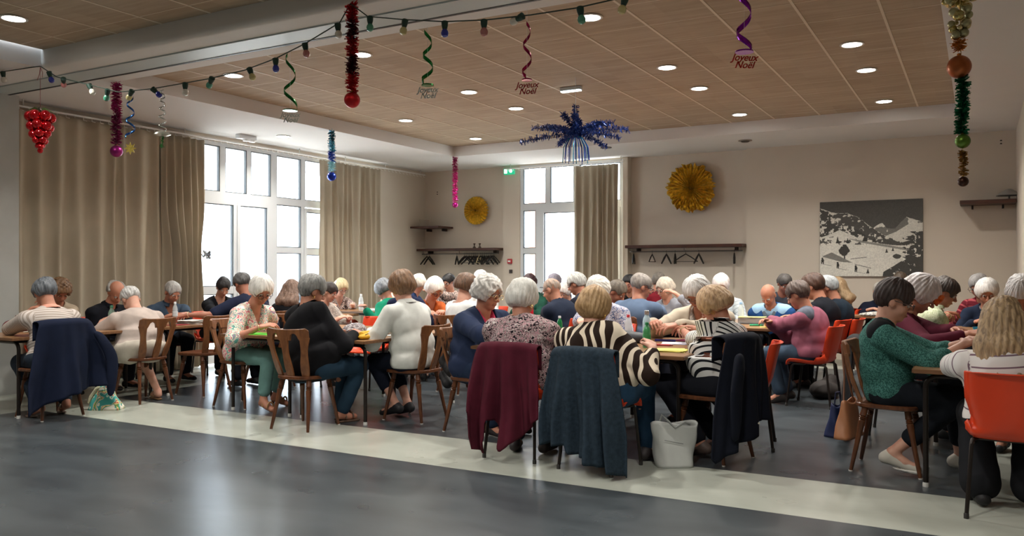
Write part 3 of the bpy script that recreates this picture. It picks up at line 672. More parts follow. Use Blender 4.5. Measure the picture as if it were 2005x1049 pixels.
spiral(-5.32, 5.45, Zs, 3.28, 2.80, .052, 1.7, .036, '#1c6b2c', 'dark green foil spiral with clear lettering below, left of the red garland', 'text', '#b9c4c0', seed=3)
spiral(-3.83, 5.44, Zs, 3.27, 2.86, .040, 2.1, .036, '#1d7a33', 'green foil spiral with clear lettering below, right of the red garland', 'text', '#c4ccc8', seed=4)
spiral(-2.93, 5.44, Zs, 3.20, 2.80, .032, 2.0, .032, '#a3184e', 'narrow pink foil spiral with red lettering below', 'text', '#8e1e22', seed=5)
spiral(-1.325, 5.43, Zs, 3.28, 2.80, .048, 1.9, .045, '#8f1da0', 'broad purple foil spiral with red lettering at the upper right', 'text', '#a82318', seed=.4, r1=1.1)
# blue burst
t = empty('tinsel_burst', (-3.84, 8.25, Zc), 0, 'big dark blue tinsel burst with drooping strips hanging from the ceiling', 'christmas decoration')
r = random.Random(9); bm = bmesh.new(); cord(bm, (-.0, 0, 0), (0, 0, -.55), .0025); obj('thread', bm, plain('#cfd4d8', .4), t)
c0 = Vector((0, 0, -.62)); bl = foil('#16306e', rough=.35)
for k, (a, el, L) in enumerate(((.2, .50, .50), (.05, .25, .60), (.35, -.08, .38), (3.3, .30, .50), (3.0, .02, .62), (2.7, .48, .42), (1.3, .9, .36), (2.2, 1.0, .42), (4.6, .7, .4), (5.3, .3, .5), (4.0, .2, .48), (.9, .5, .42), (1.6, 1.45, .42), (5.9, .05, .5), (1.9, .1, .5))):
    aw = a+.512; bm = bmesh.new()
    pts = [c0+Vector((cos(aw)*cos(el)*L*q, sin(aw)*cos(el)*L*q, sin(el)*L*q-.10*q*q)) for q in np.linspace(0, 1, 7)]
    tinsel(bm, pts, .046, 330, r, .0035); obj('tinsel_arm', bm, bl, t, smooth=False)
for k in range(22):
    a = k*.31*pi; bm = bmesh.new(); R = r.uniform(.07, .14)
    tube(bm, [c0+Vector((0, 0, -.02)), c0+Vector((cos(a)*R*.6, sin(a)*R*.6, -.05)), c0+Vector((cos(a)*R, sin(a)*R, -.14)), c0+Vector((cos(a)*R*1.1, sin(a)*R*1.1, -.30+r.uniform(-.04, .04)))], .0045, 4); obj('foil_strip', bm, foil(random.choice(['#12307c', '#1a49a8', '#0d6a86']), rough=.2), t)
bm = bmesh.new(); sphere(bm, c0, .045); obj('core', bm, bl, t)
# gold and green hanging chain at the right
t = empty('bauble_chain', (-.10, 5.5, Zs), 0, 'hanging chain of gold baubles, copper ball, green tinsel and green ball at the right', 'christmas decoration')
r = random.Random(5); bm = bmesh.new(); cord(bm, (0, 0, 0), (.02, 0, -1.37), .002); obj('thread', bm, plain('#b9a15a', .4), t)
gb = [plain('#b9a86a', .2, .85, .1, 20), plain('#a9a37e', .35, .7, .1, 20), plain('#c9b98a', .15, .9, .1, 20)]
for k in range(44):
    q = r.random()**.8; z = -.22-.36*q; R = (.10*(1-q)+.022); a = r.uniform(0, 6.28); br = r.choice((.018, .022, .03, .036, .042))*(1-.35*q)
    if q < .35 and k % 3 == 0: br = .045
    bm = bmesh.new(); sphere(bm, (R*cos(a)*.9, R*sin(a)*.9, z), br, 18, 10); obj('bauble', bm, r.choice(gb), t)
bm = bmesh.new(); tinsel(bm, [(0, 0, -.58), (0, 0, -.66)], .045, 120, r); obj('tinsel', bm, foil('#a4682c'), t, smooth=False)
bauble(t, '#a6582a', .066, -.735-.02, rough=.38, cap='#a8642c')
bm = bmesh.new(); tinsel(bm, [(.015+.006*sin(i), 0, -.82-.065*i) for i in range(6)], .042, 900, r); obj('tinsel', bm, foil('#0e5a3a'), t, smooth=False)
o = bauble(t, '#5c7d2a', .042, -1.19, rough=.35); o.location.x = .018
bm = bmesh.new(); tinsel(bm, [(.018, 0, -1.245), (.020, .005, -1.30), (.02, 0, -1.39)], .028, 220, r); obj('tinsel', bm, foil('#7c5a2a'), t, smooth=False)
o = bauble(t, '#3d2419', .030, -1.425, rough=.3); o.location.x = .02
# string of coloured bulbs
cz = [(-8.9, 4.4, 3.29), (-8.41, 4.56, 3.285), (-7.774, 4.68, 3.306), (-7.48, 4.66, 3.166), (-7.0, 4.66, 3.042), (-6.58, 4.66, 2.93), (-6.12, 4.66, 2.912), (-5.43, 4.66, 2.918), (-5.03, 4.66, 2.94), (-4.7, 4.66, 2.99), (-4.39, 4.66, 3.066), (-4.06, 4.66, 3.172), (-3.96, 4.66, 3.295),
      (-3.8, 4.66, 3.178), (-3.49, 4.66, 3.11), (-3.145, 4.66, 3.045), (-2.82, 4.66, 3.008), (-2.48, 4.66, 2.99), (-2.16, 4.66, 2.985), (-1.87, 4.66, 3.0), (-1.3, 4.66, 3.06), (-.8, 4.66, 3.16), (-.3, 4.66, 3.3)]
t = empty('string_lights', (-3.96, 4.66, 3.295), 0, 'string of coloured party bulbs on a dark green cable along the beam', 'string lights'); O = Vector(t.location)
bm = bmesh.new(); pts = []
for a, b_ in zip(cz, cz[1:]):
    for i in range(4): pts.append(Vector(a).lerp(Vector(b_), i/4)-O)
pts.append(Vector(cz[-1])-O); tube(bm, pts, .0045, 6); obj('cable', bm, plain('#25382f', .6), t)
def zat(x):
    for a, b_ in zip(cz, cz[1:]):
        if a[0] <= x <= b_[0]: q = (x-a[0])/(b_[0]-a[0]); return Vector(a).lerp(Vector(b_), q)
bulbs = [(-8.24, 'w', 0, .15), (-7.62, 'b', .2, .2), (-7.38, 'p', -.9, .5), (-7.0, 'w', .5, .1), (-6.73, 'g', -.4, .1), (-6.40, 'y', -.9, .2), (-6.13, 'b', .8, .3), (-5.72, 'w', 0, 0), (-5.40, 'g', -.9, .3), (-4.98, 'y', .45, 0), (-4.70, 'b', .05, 0), (-4.40, 'p', .2, 0), (-4.08, 'w', .1, 0),
         (-3.78, 'g', 0, 0), (-3.47, 'y', -.2, 0), (-3.14, 'b', 0, 0), (-2.83, 'p', 0, 0), (-2.54, 'w', -1.3, .2), (-2.14, 'g', .15, 0), (-1.84, 'y', -.3, 0), (-1.45, 'b', 0, 0), (-1.05, 'p', .2, 0)]
bcol = {'w': '#dcd8cc', 'b': '#27329a', 'p': '#b5706c', 'g': '#4f9c80', 'y': '#cfc48a'}
for x, c, tl, tb in bulbs:
    p = zat(x)-O; bm = bmesh.new(); lathe(bm, [(.012, .006), (.024, 0), (.022, -.028), (.016, -.052), (.0, -.052)], 14); s_ = obj('socket', bm, plain('#1f3d33', .6), t); s_.location = p; s_.rotation_euler = (tb, -tl, 0)
    bm = bmesh.new(); lathe(bm, [(.012, -.050), (.022, -.062), (.0265, -.078), (.022, -.097), (.010, -.106), (0, -.107)], 16); obj('bulb', bm, plain(bcol[c], .25, 0, .05, 20, 0, .5, .4), s_)
# ------------------------------------------------------------------ furniture
topm = wood('#8a6444', '#a07a55', .28, (1.2, 12, 12)); edgem = wood('#6d4a30', '#835c3d', .45, (1.5, 14, 14)); legm = plain('#2d2724', .35, .5)
def make_table():
    t = empty('table', (0, 0, 0)); bm = bmesh.new()
    box(bm, -.445, .445, -.8, .8, .722, .75, bev=.006); obj('tabletop', bm, topm, t)
    bm = bmesh.new(); e = .448
    for (x0, x1, y0, y1) in ((-e, -e+.006, -.80, .80), (e-.006, e, -.80, .80), (-.44, .44, -.802, -.797), (-.44, .44, .797, .802)): box(bm, x0, x1, y0, y1, .725, .747)
    obj('edge_band', bm, edgem, t)
    for y in (-.70, .70):
        bm = bmesh.new(); P_ = [(-.375, y, 0), (-.375, y, .63)]
        for k in range(1, 6): a = pi/2*k/5; P_.append((-.375+.07*(1-cos(a)), y, .63+.07*sin(a)))
        Q_ = [(-p[0], p[1], p[2]) for p in P_[::-1]]; tube(bm, P_+Q_, .0165, 12)
        o = obj('leg_frame', bm, legm, t)
        for x in (-.375, .375):
            bm = bmesh.new(); lathe(bm, [(.019, 0), (.019, .02), (.016, .03)], 12, (x, y, 0)); obj('foot_cap', bm, plain('#c9c9c4', .5), o)
    bm = bmesh.new()
    for x in (-.30, .30): box(bm, x-.014, x+.014, -.70, .70, .69, .722)
    obj('rail', bm, legm, t); return t
tabs = [(-8.08, 5.15, 'brown table at the left edge of the photo, red bag on it', .95), (-8.08, 6.77, 'brown table by the wide curtain with papers and red cards', .95), (-8.08, 8.39, 'brown table under the left end of the big window', .95),
        (-6.0, 6.46, 'brown table of the flower shirt woman, its two near legs beside an interior seam', 1), (-5.1, 6.46, 'brown table with the yellow pencil case on its near corner', 1),
        (-3.18, 6.56, 'brown table in front of the speckled blouse woman', 1), (-2.28, 6.56, 'brown table with water bottles and yellow card at its near corner', 1),
        (-6.05, 9.35, 'brown table behind the flower shirt group, left half', 1), (-5.15, 9.35, 'brown table in front of the white top woman seen from behind', 1),
        (-3.21, 9.72, 'brown table in front of the blue sweater man', 1), (-2.31, 9.72, 'brown table with clear box and plastic bottle near the bald man', 1),
        (.08, 6.56, 'brown table of the green blouse woman, pink phone on its near corner', 1), (.98, 6.56, 'brown table at the right edge beside the long haired woman', 1),
        (.20, 9.75, 'brown table behind the right edge group with yellow cards', 1), (1.10, 9.75, 'brown table behind the right edge group, right half', 1),
        (-8.22, 10.52, 'brown table by the right curtain with papers and plastic bottle', 1),
        (-.78, 12.40, 'brown table against the back wall under the mountain picture', 1)]
tab0 = None
for i, (x, y, lab, sc) in enumerate(tabs):
    if tab0 is None: tab0 = make_table(); o = tab0
    else: o = copy_tree(tab0)
    o.location = (x, y, 0); o.scale = (sc, 1, 1)
    if i == 16: o.rotation_euler = (0, 0, pi/2)
    tag(o, lab, 'table', 'brown tables with bent tube legs')
# wooden chair (faces +x)
cw = wood('#4a2a18', '#6a3f25', .35, (10, 10, 2)); cw2 = wood('#6b4227', '#8a5a36', .38, (10, 10, 2))
def make_wood_chair(label=None):
    t = empty('wooden_chair', (0, 0, 0))
    def seatpt(a, rr_):  # rounded trapezoid outline
        s = 4.0; x = .205*math.copysign(abs(cos(a))**(2/s), cos(a)); y = .215*math.copysign(abs(sin(a))**(2/s), sin(a)); y *= (1+.16*x/.2); return x*rr_, y*rr_
    bm = bmesh.new(); rings = []
    for rr_, z in ((.94, .435), (1.0, .443), (1.0, .462), (.965, .468), (.6, .462), (.15, .458)):
        rings.append([bm.verts.new((*seatpt(2*pi*k/40, rr_), z)) for k in range(40)])
    for a, b_ in zip(rings, rings[1:]):
        for k in range(40): bm.faces.new((a[k], a[(k+1) % 40], b_[(k+1) % 40], b_[k]))
    bm.faces.new(rings[0][::-1]); bm.faces.new(rings[-1]); obj('seat', bm, cw, t)
    prof = [(.0, .021), (.06, .021), (.10, .022), (.14, .024), (.155, .017), (.168, .025), (.178, .018), (.192, .026), (.205, .018), (.22, .024), (.30, .022), (.45, .017), (.70, .016), (.95, .013), (1., .012)]
    for sx, sy in ((1, 1), (1, -1), (-1, 1), (-1, -1)):
        a = Vector((sx*.13, sy*.14, .44)); b_ = Vector((sx*.215, sy*.195, 0)); bm = bmesh.new()
        tube(bm, [a.lerp(b_, q) for q, _ in prof], [r_ for _, r_ in prof], 12); l = obj('leg', bm, cw, t)
        bm = bmesh.new(); lathe(bm, [(.013, 0), (.014, .008)], 10, (b_.x, b_.y, 0)); obj('foot_glide', bm, plain('#d0cfca', .5), l)
    # curved top rail with two arched cut-outs on its lower edge
    bm = bmesh.new(); V = []
    R = .33
    for i in range(49):
        u = -1+2*i/48; ang = u*.62; x = -.245-.075+R*(1-cos(ang))*1.0+.0; y = R*sin(ang)*1.12
        x = -.285+R*(1-cos(ang))*.95
        top = .872+.012*abs(u)**2-.02*max(0, abs(u)-.88)/.12
        arch = max(0, 1-((abs(u)-.42)/.17)**2)**.5; ear = 1 if abs(u) < .93 else (1-(abs(u)-.93)/.07*.45)
        bot = .778+.060*arch + (.02 if abs(u) > .93 else 0)
        n = Vector((cos(ang), -sin(ang), 0)); c = Vector((x, y, 0)); th = .0115
        V.append([bm.verts.new(c+n*th*s_+Vector((0, 0, z))-Vector(((z-.83)*.18, 0, 0))) for s_, z in ((-1, bot), (1, bot), (1, top-.006), (0.3, top), (-.6, top), (-1, top-.006))])
    for a, b_ in zip(V, V[1:]):
        for k in range(6): bm.faces.new((a[k], a[(k+1) % 6], b_[(k+1) % 6], b_[k]))
    bm.faces.new(V[0][::-1]); bm.faces.new(V[-1]); obj('top_rail', bm, cw2, t)
    for u in (-.84, 0, .84):
        ang = u*.62; bm = bmesh.new(); V = []; d1 = Vector((-.285+R*(1-cos(ang))*.95, R*sin(ang)*1.12, .80)); d0 = Vector((-.185+abs(u)*.035, .155*u, .462))
        tdir = Vector((sin(ang)*.6, 1, 0)).normalized()
        for i in range(13):
            q = i/12; c = d0.lerp(d1, q)+Vector((-.012*sin(pi*q), 0, 0)); wd = .030+.010*q**2+.006*sin(q*7); n = tdir.cross(Vector((0, 0, 1)))
            V.append([bm.verts.new(c+tdir*wd*a_+n*.009*b_) for a_, b_ in ((-1, -1), (1, -1), (1, 1), (-1, 1))])
        for a, b_ in zip(V, V[1:]):
            for k in range(4): bm.faces.new((a[k], a[(k+1) % 4], b_[(k+1) % 4], b_[k]))
        bm.faces.new(V[0][::-1]); bm.faces.new(V[-1]); obj('back_splat', bm, cw2 if u else cw2, t)
    return t
orng = plain('#d8401a', .38, 0, .05, 6, 0, .5)
def make_orange_chair():
    t = empty('orange_chair', (0, 0, 0)); bm = bmesh.new()
    prof = [(.215, .415), (.212, .437), (.19, .449), (.10, .445), (0, .436), (-.09, .434), (-.15, .446), (-.185, .48), (-.205, .53), (-.222, .60), (-.24, .68), (-.257, .76), (-.268, .80), (-.277, .812), (-.288, .808)]
    def fn(u, v):
        s = v*(len(prof)-1); i = min(int(s), len(prof)-2); q = s-i; x = prof[i][0]*(1-q)+prof[i+1][0]*q; z = prof[i][1]*(1-q)+prof[i+1][1]*q
        a = 2*u-1; wd = .215 if v < .45 else .215-.03*sin(min(1, (v-.45)/.25)*pi)+.0
        if v > .9: wd -= .03*((v-.9)/.1)**2
        e = max(0, abs(a)-.8)/.2
        if v < .5: z += .035*e*e*min(1, v*6)+(-.012*(1-a*a)*sin(pi*min(1, v*2)))
        else: x += .045*e*e+.03*a*a
        if .35 < v < .6: z += .03*e*e; x += .02*e
        return (x, wd*a, z)
    grid(bm, fn, 19, 34); o = obj('seat_shell', bm, orng, t, sharp=False); solid(o, .006)
    for sy in (-1, 1):
        for sx in (-1, 1):
            bm = bmesh.new(); tube(bm, [(sx*.05, sy*.15, .425), (sx*.15, sy*.178, .424), (sx*.168, sy*.182, .405), (sx*.215, sy*.205, .012)], .0115, 10); l = obj('leg', bm, legm, t)
            bm = bmesh.new(); lathe(bm, [(.014, 0), (.014, .025), (.011, .03)], 10, (sx*.216, sy*.2055, 0)); obj('foot_cap', bm, plain('#2a2826', .6), l)
    bm = bmesh.new()
    for sx in (-.07, .07): tube(bm, [(sx, -.16, .422), (sx, .16, .422)], .010, 8)
    obj('seat_frame', bm, legm, t); return t
WCH = OCH = None
def place_chair(kind, x, y, rz, lab):
    global WCH, OCH
    if kind == 'w':
        if WCH is None: WCH = make_wood_chair(); o = WCH
        else: o = copy_tree(WCH)
        tag(o, lab, 'chair', 'brown wooden chairs with turned legs')
    else:
        if OCH is None: OCH = make_orange_chair(); o = OCH
        else: o = copy_tree(OCH)
        tag(o, lab, 'chair', 'orange plastic chairs')
    o.location = (x, y, 0); o.rotation_euler = (0, 0, radians(rz)); return o

def drape(x, y, rz, kind, label, mat, wt=.20, wb=.27, hem=((-1, .3), (1, .3)), folds=3.5, amp=.035, seed=0, sleeves=(), front=.16, collar=None, btn=None, dx=0, wl=1.0):
    """a coat hung over a chair back; u runs across the chair, v from the front flap over the rail down to the hem"""
    t = empty('draped_coat', (x, y, 0), radians(rz), label, 'coat'); zt = .905 if kind == 'w' else .835; xb = -.300 if kind == 'w' else -.285; WF = .10 if kind == 'w' else .075
    r = random.Random(seed); ph = r.uniform(0, 6); hu, hz = zip(*hem); bm = bmesh.new()
    def fn(a, v):
        u = 2*a-1; hz_ = float(np.interp(u, hu, hz))
        if v < .16:
            q = v/.16; zz = zt-front*(1-q); xx = xb+WF; s = 0
        elif v < .24:
            q = (v-.16)/.08; an = pi*q; zz = zt+.018*sin(an); xx = xb+WF/2+WF/2*cos(an)+0; s = 0
        else:
            s = (v-.24)/.76; zz = zt-(zt-hz_)*s; xx = xb-.014-.022*s
        w_ = wt+(wb-wt)*min(1, s*1.5)**.8; fo = sin(folds*pi*u+ph+1.2*sin(u*3+seed))
        cur = .10*(u*u) if v >= .0 else 0
        xx += cur*(.62 if kind == 'w' else .5)*(1-s*.6)
        xx -= (amp*s*(fo+.35*sin(folds*2.3*pi*u+ph*2)+.25*sin(5*u-7*v+ph)) if s > 0 else 0); zz -= .02*abs(u)**3
        return (xx, w_*u*(1+(wl-1)*s*(u > 0))+.02*s*sin(3*s+u*4+ph)+dx*s, zz)
    grid(bm, fn, 61, 44); o = obj('coat_body', bm, mat, t, sharp=False); solid(o, .010)
    for sd_, zb, wd in sleeves:
        bm = bmesh.new(); s0 = Vector((xb-.05, sd_*wt*.95, zt-.10)); s1 = Vector((xb-.075, sd_*(wb+.02), (zt+zb)/2)); s2 = Vector((xb-.06, sd_*(wb+.005), zb))
        pts = [s0, s0.lerp(s1, .5)+Vector((-.012, 0, 0)), s1, s1.lerp(s2, .5)+Vector((-.015, .008, 0)), s2]; V = []
        for i, p in enumerate(pts):
            k = wd*(.8+.25*sin(i)); V.append([bm.verts.new(p+Vector((.030*cos(a), k*sin(a), 0))*(1+.12*sin(3*a+i))) for a in np.linspace(0, 2*pi, 17)[:-1]])
        for a, b_ in zip(V, V[1:]):
            for k in range(16): bm.faces.new((a[k], a[(k+1) % 16], b_[(k+1) % 16], b_[k]))
        bm.faces.new(V[0][::-1]); bm.faces.new(V[-1]); q = obj('sleeve', bm, mat, t, sharp=False); m = q.modifiers.new('smooth', 'SUBSURF'); m.levels = 1; m.render_levels = 2
    if btn:
        bm = bmesh.new(); sphere(bm, btn, .008); obj('button', bm, plain('#c9c2b0', .3), t)
    return t
# ------------------------------------------------------------------ smooth bodies from distance fields
F = np.float32
class Prim:
    def __init__(s, kind, c, ext, **k): s.kind = kind; s.c = np.array(c, F); s.ext = ext; s.k = k
def cone(a, b, ra, rb):
    a = np.array(a, F); b = np.array(b, F); p = Prim('cone', (a+b)/2, None, a=a, b=b, ra=ra, rb=rb)
    m = max(ra, rb); p.lo = np.minimum(a, b)-m; p.hi = np.maximum(a, b)+m; return p
def ell(c, r, R=None):
    c = np.array(c, F); r = np.array(r, F); R = np.eye(3, dtype=F) if R is None else np.array(R, F)   # rows = local axes
    e = np.sqrt(((R*r[:, None])**2).sum(0)); p = Prim('ell', c, None, r=r, R=R); p.lo = c-e; p.hi = c+e; return p
def ev(p, P):
    if p.kind == 'cone':
        a, b = p.k['a'], p.k['b']; d = b-a; L = float(d@d)+1e-9
        t = np.clip(((P-a)@d)/L, 0, 1); q = P-a-t[:, None]*d
        return np.sqrt((q*q).sum(1))-(p.k['ra']+(p.k['rb']-p.k['ra'])*t)
    q = (P-p.c)@p.k['R'].T; r = p.k['r']; k0 = np.sqrt(((q/r)**2).sum(1)); k1 = np.sqrt(((q/(r*r))**2).sum(1))+1e-6
    return k0*(k0-1)/k1
def union(prims, k=.02):
    def fn(P):
        d = np.full(len(P), .3, F)
        for p in prims:
            kk = getattr(p, 'kk', k); mg = kk+.05
            m = np.all((P > p.lo-mg) & (P < p.hi+mg), 1)
            if not m.any(): continue
            e = ev(p, P[m]); o = d[m]; h = np.clip(.5+.5*(o-e)/kk, 0, 1); d[m] = o*(1-h)+e*h-kk*h*(1-h)
        return d
    fn.lo = np.min([p.lo for p in prims], 0); fn.hi = np.max([p.hi for p in prims], 0); return fn
def smax(a, b, k):
    h = np.clip(.5-.5*(a-b)/k, 0, 1); return a*(1-h)+b*h+k*h*(1-h)
EDG = [(0, 1), (2, 3), (4, 5), (6, 7), (0, 2), (1, 3), (4, 6), (5, 7), (0, 4), (1, 5), (2, 6), (3, 7)]
CRN = np.array([(i, j, k) for i in (0, 1) for j in (0, 1) for k in (0, 1)])
def polygonise(fn, h, lo=None, hi=None, B=6):
    lo = np.array(fn.lo if lo is None else lo)-3*h; hi = np.array(fn.hi if hi is None else hi)+3*h
    bs = B*h; n = np.ceil((hi-lo)/bs).astype(int)
    I = np.stack(np.meshgrid(*[np.arange(q) for q in n], indexing='ij'), -1).reshape(-1, 3)
    d = fn((lo+(I+.5)*bs).astype(F)); I = I[np.abs(d) < bs*.95+.012]
    if len(I) == 0: return None
    g = np.arange(B+1); G = np.stack(np.meshgrid(g, g, g, indexing='ij'), -1).reshape(-1, 3)
    M = n*B+2
    pts = (I[:, None, :]*B+G[None]).reshape(-1, 3); key = (pts[:, 0]*M[1]+pts[:, 1])*M[2]+pts[:, 2]
    uk, inv = np.unique(key, return_inverse=True); z = uk % M[2]; y = (uk//M[2]) % M[1]; x = uk//(M[1]*M[2]); ui = np.stack([x, y, z], -1)
    val = fn((lo+ui*h).astype(F)); V = val[inv].reshape(len(I), B+1, B+1, B+1)
    C = np.stack([V[:, a:a+B, b:b+B, c:c+B] for a, b, c in CRN], -1).reshape(-1, 8)
    g = np.arange(B); G = np.stack(np.meshgrid(g, g, g, indexing='ij'), -1).reshape(-1, 3); cells = (I[:, None, :]*B+G[None]).reshape(-1, 3)
    neg = C < 0; m = neg.any(1) & ~neg.all(1); C = C[m]; cells = cells[m]
    acc = np.zeros((len(C), 3)); cnt = np.zeros(len(C))
    for a, b in EDG:
        x_ = (C[:, a] < 0) != (C[:, b] < 0); t = C[:, a]/(C[:, a]-C[:, b]+1e-12); t = np.where(x_, t, 0)
        acc += np.where(x_[:, None], CRN[a]+(CRN[b]-CRN[a])*t[:, None], 0); cnt += x_
    vs = lo+(cells+acc/cnt[:, None])*h
    ck = (cells[:, 0]*M[1]+cells[:, 1])*M[2]+cells[:, 2]; order = np.argsort(ck); cks = ck[order]
    st = np.array([M[1]*M[2], M[2], 1]); quads = []
    def look(k):
        i = np.searchsorted(cks, k); i = np.clip(i, 0, len(cks)-1); ok = cks[i] == k; return order[i], ok
    for ax, ca in ((0, 4), (1, 2), (2, 1)):     # edge from corner 0 along ax
        s = (C[:, 0] < 0) != (C[:, ca] < 0); k0 = ck[s]; u, v = st[(ax+1) % 3], st[(ax+2) % 3]
        i0 = np.nonzero(s)[0]; i1, o1 = look(k0-u); i2, o2 = look(k0-u-v); i3, o3 = look(k0-v); ok = o1 & o2 & o3
        q = np.stack([i0, i1, i2, i3], -1); fl = C[s, 0] < 0; q[~fl] = q[~fl][:, ::-1]; quads.append(q[ok])
    return vs, np.concatenate(quads)
def sdf_obj(name, fn, h, mat, parent, off, band=None, attrs=None, smooth_it=1):
    r = polygonise(fn, h)
    if r is None: return None
    vs, q = r
    me = bpy.data.meshes.new(name); build(me, vs-np.array(off), q)
    if band is not None:
        a = me.attributes.new('band', 'FLOAT', 'POINT'); a.data.foreach_set('value', band(vs.astype(F)).astype(F))
    return me_obj(name, me, mat, parent)
def wrinkle(seed, amp=.005, f=26.):
    r = np.random.default_rng(seed); D = r.normal(size=(5, 3)); D /= np.linalg.norm(D, axis=1)[:, None]; ph = r.random(5)*6; D = D.astype(F)
    def w_(P):
        a = np.sin(P@D[0]*f*.45+ph[0])*1.6; s = np.sin(P@D[1]*f+a+ph[1])+.6*np.sin(P@D[2]*f*1.7+a*1.3+ph[2])
        s = (1-np.abs(s)/1.6)**1.5; return amp*(s*.9+.5*np.sin(P@D[3]*f*.5+ph[3]))
    return w_
def v3(*a): return np.array(a, float)
def rotm(yaw, pitch, roll=0):
    """rows: forward, left, up in world; yaw heading, pitch down positive"""
    cy_, sy_ = cos(yaw), sin(yaw); cp, sp_ = cos(pitch), sin(pitch)
    f = v3(cy_*cp, sy_*cp, -sp_); l = v3(-sy_, cy_, 0); u = np.cross(f, l)
    if roll: l, u = l*cos(roll)+u*sin(roll), u*cos(roll)-l*sin(roll)
    return np.stack([f, l, u])
def nrm(v): return v/(np.linalg.norm(v)+1e-9)
def ik(s, t, L1, L2, pole):
    d = t-s; D = min(np.linalg.norm(d), (L1+L2)*.985); dn = nrm(d); a = (L1*L1-L2*L2+D*D)/(2*D); h_ = math.sqrt(max(1e-6, L1*L1-a*a))
    p = pole-dn*(pole@dn); return s+dn*a+nrm(p)*h_, s+dn*D
def hand_prims(wr, dr, up, side, s=1.0, curl=.7):
    """wr wrist, dr hand direction, up back-of-hand normal, side = +1 thumb towards +lat"""
    lat = nrm(np.cross(up, dr))*side; up = nrm(np.cross(dr, nrm(np.cross(up, dr)))); out = []
    kn = []
    for k, (o, L) in enumerate(((.030, .086), (.011, .090), (-.009, .086), (-.028, .078))):
        b = wr+lat*o*s*.55; e = wr+dr*L*s+lat*o*s; kn.append(e); p = cone(b, e, .0145*s, .0125*s); p.kk = .012; out.append(p)
    for k, L in enumerate((.044, .049, .045, .035)):
        c1 = curl*(.5+.08*k); c2 = curl*(1.2+.1*k); o = (.3-.2*k)*.25
        d1 = nrm(dr*cos(c1)-up*sin(c1)+lat*o); d2 = nrm(dr*cos(c1+c2*.7)-up*sin(c1+c2*.7)+lat*o*.5); d3 = nrm(dr*cos(c1+c2)-up*sin(c1+c2))
        e1 = kn[k]+d1*L*s; e2 = e1+d2*L*.62*s; e3 = e2+d3*L*.45*s
        for a, b, r1, r2 in ((kn[k], e1, .0098, .0088), (e1, e2, .0088, .008), (e2, e3, .008, .0072)):
            p = cone(a, b, r1*s, r2*s); p.kk = .0035; out.append(p)
    t0 = wr+dr*.022*s+lat*.022*s; t1 = t0+nrm(dr*.7+lat*.75-up*.25)*.042*s; t2 = t1+nrm(dr*.95+lat*.05-up*.45)*.032*s; t3 = t2+nrm(dr*.8-lat*.45-up*.35)*.024*s
    for a, b, r1, r2, kk in ((t0, t1, .015, .0115, .01), (t1, t2, .0115, .0098, .004), (t2, t3, .0098, .0082, .004)):
        p = cone(a, b, r1*s, r2*s); p.kk = kk; out.append(p)
    return out
SKIN = {'a': '#c68f75', 'b': '#b97f66', 'c': '#d3a18b', 'd': '#a8705a'}
PEOPLE = 0; RES = 1.0
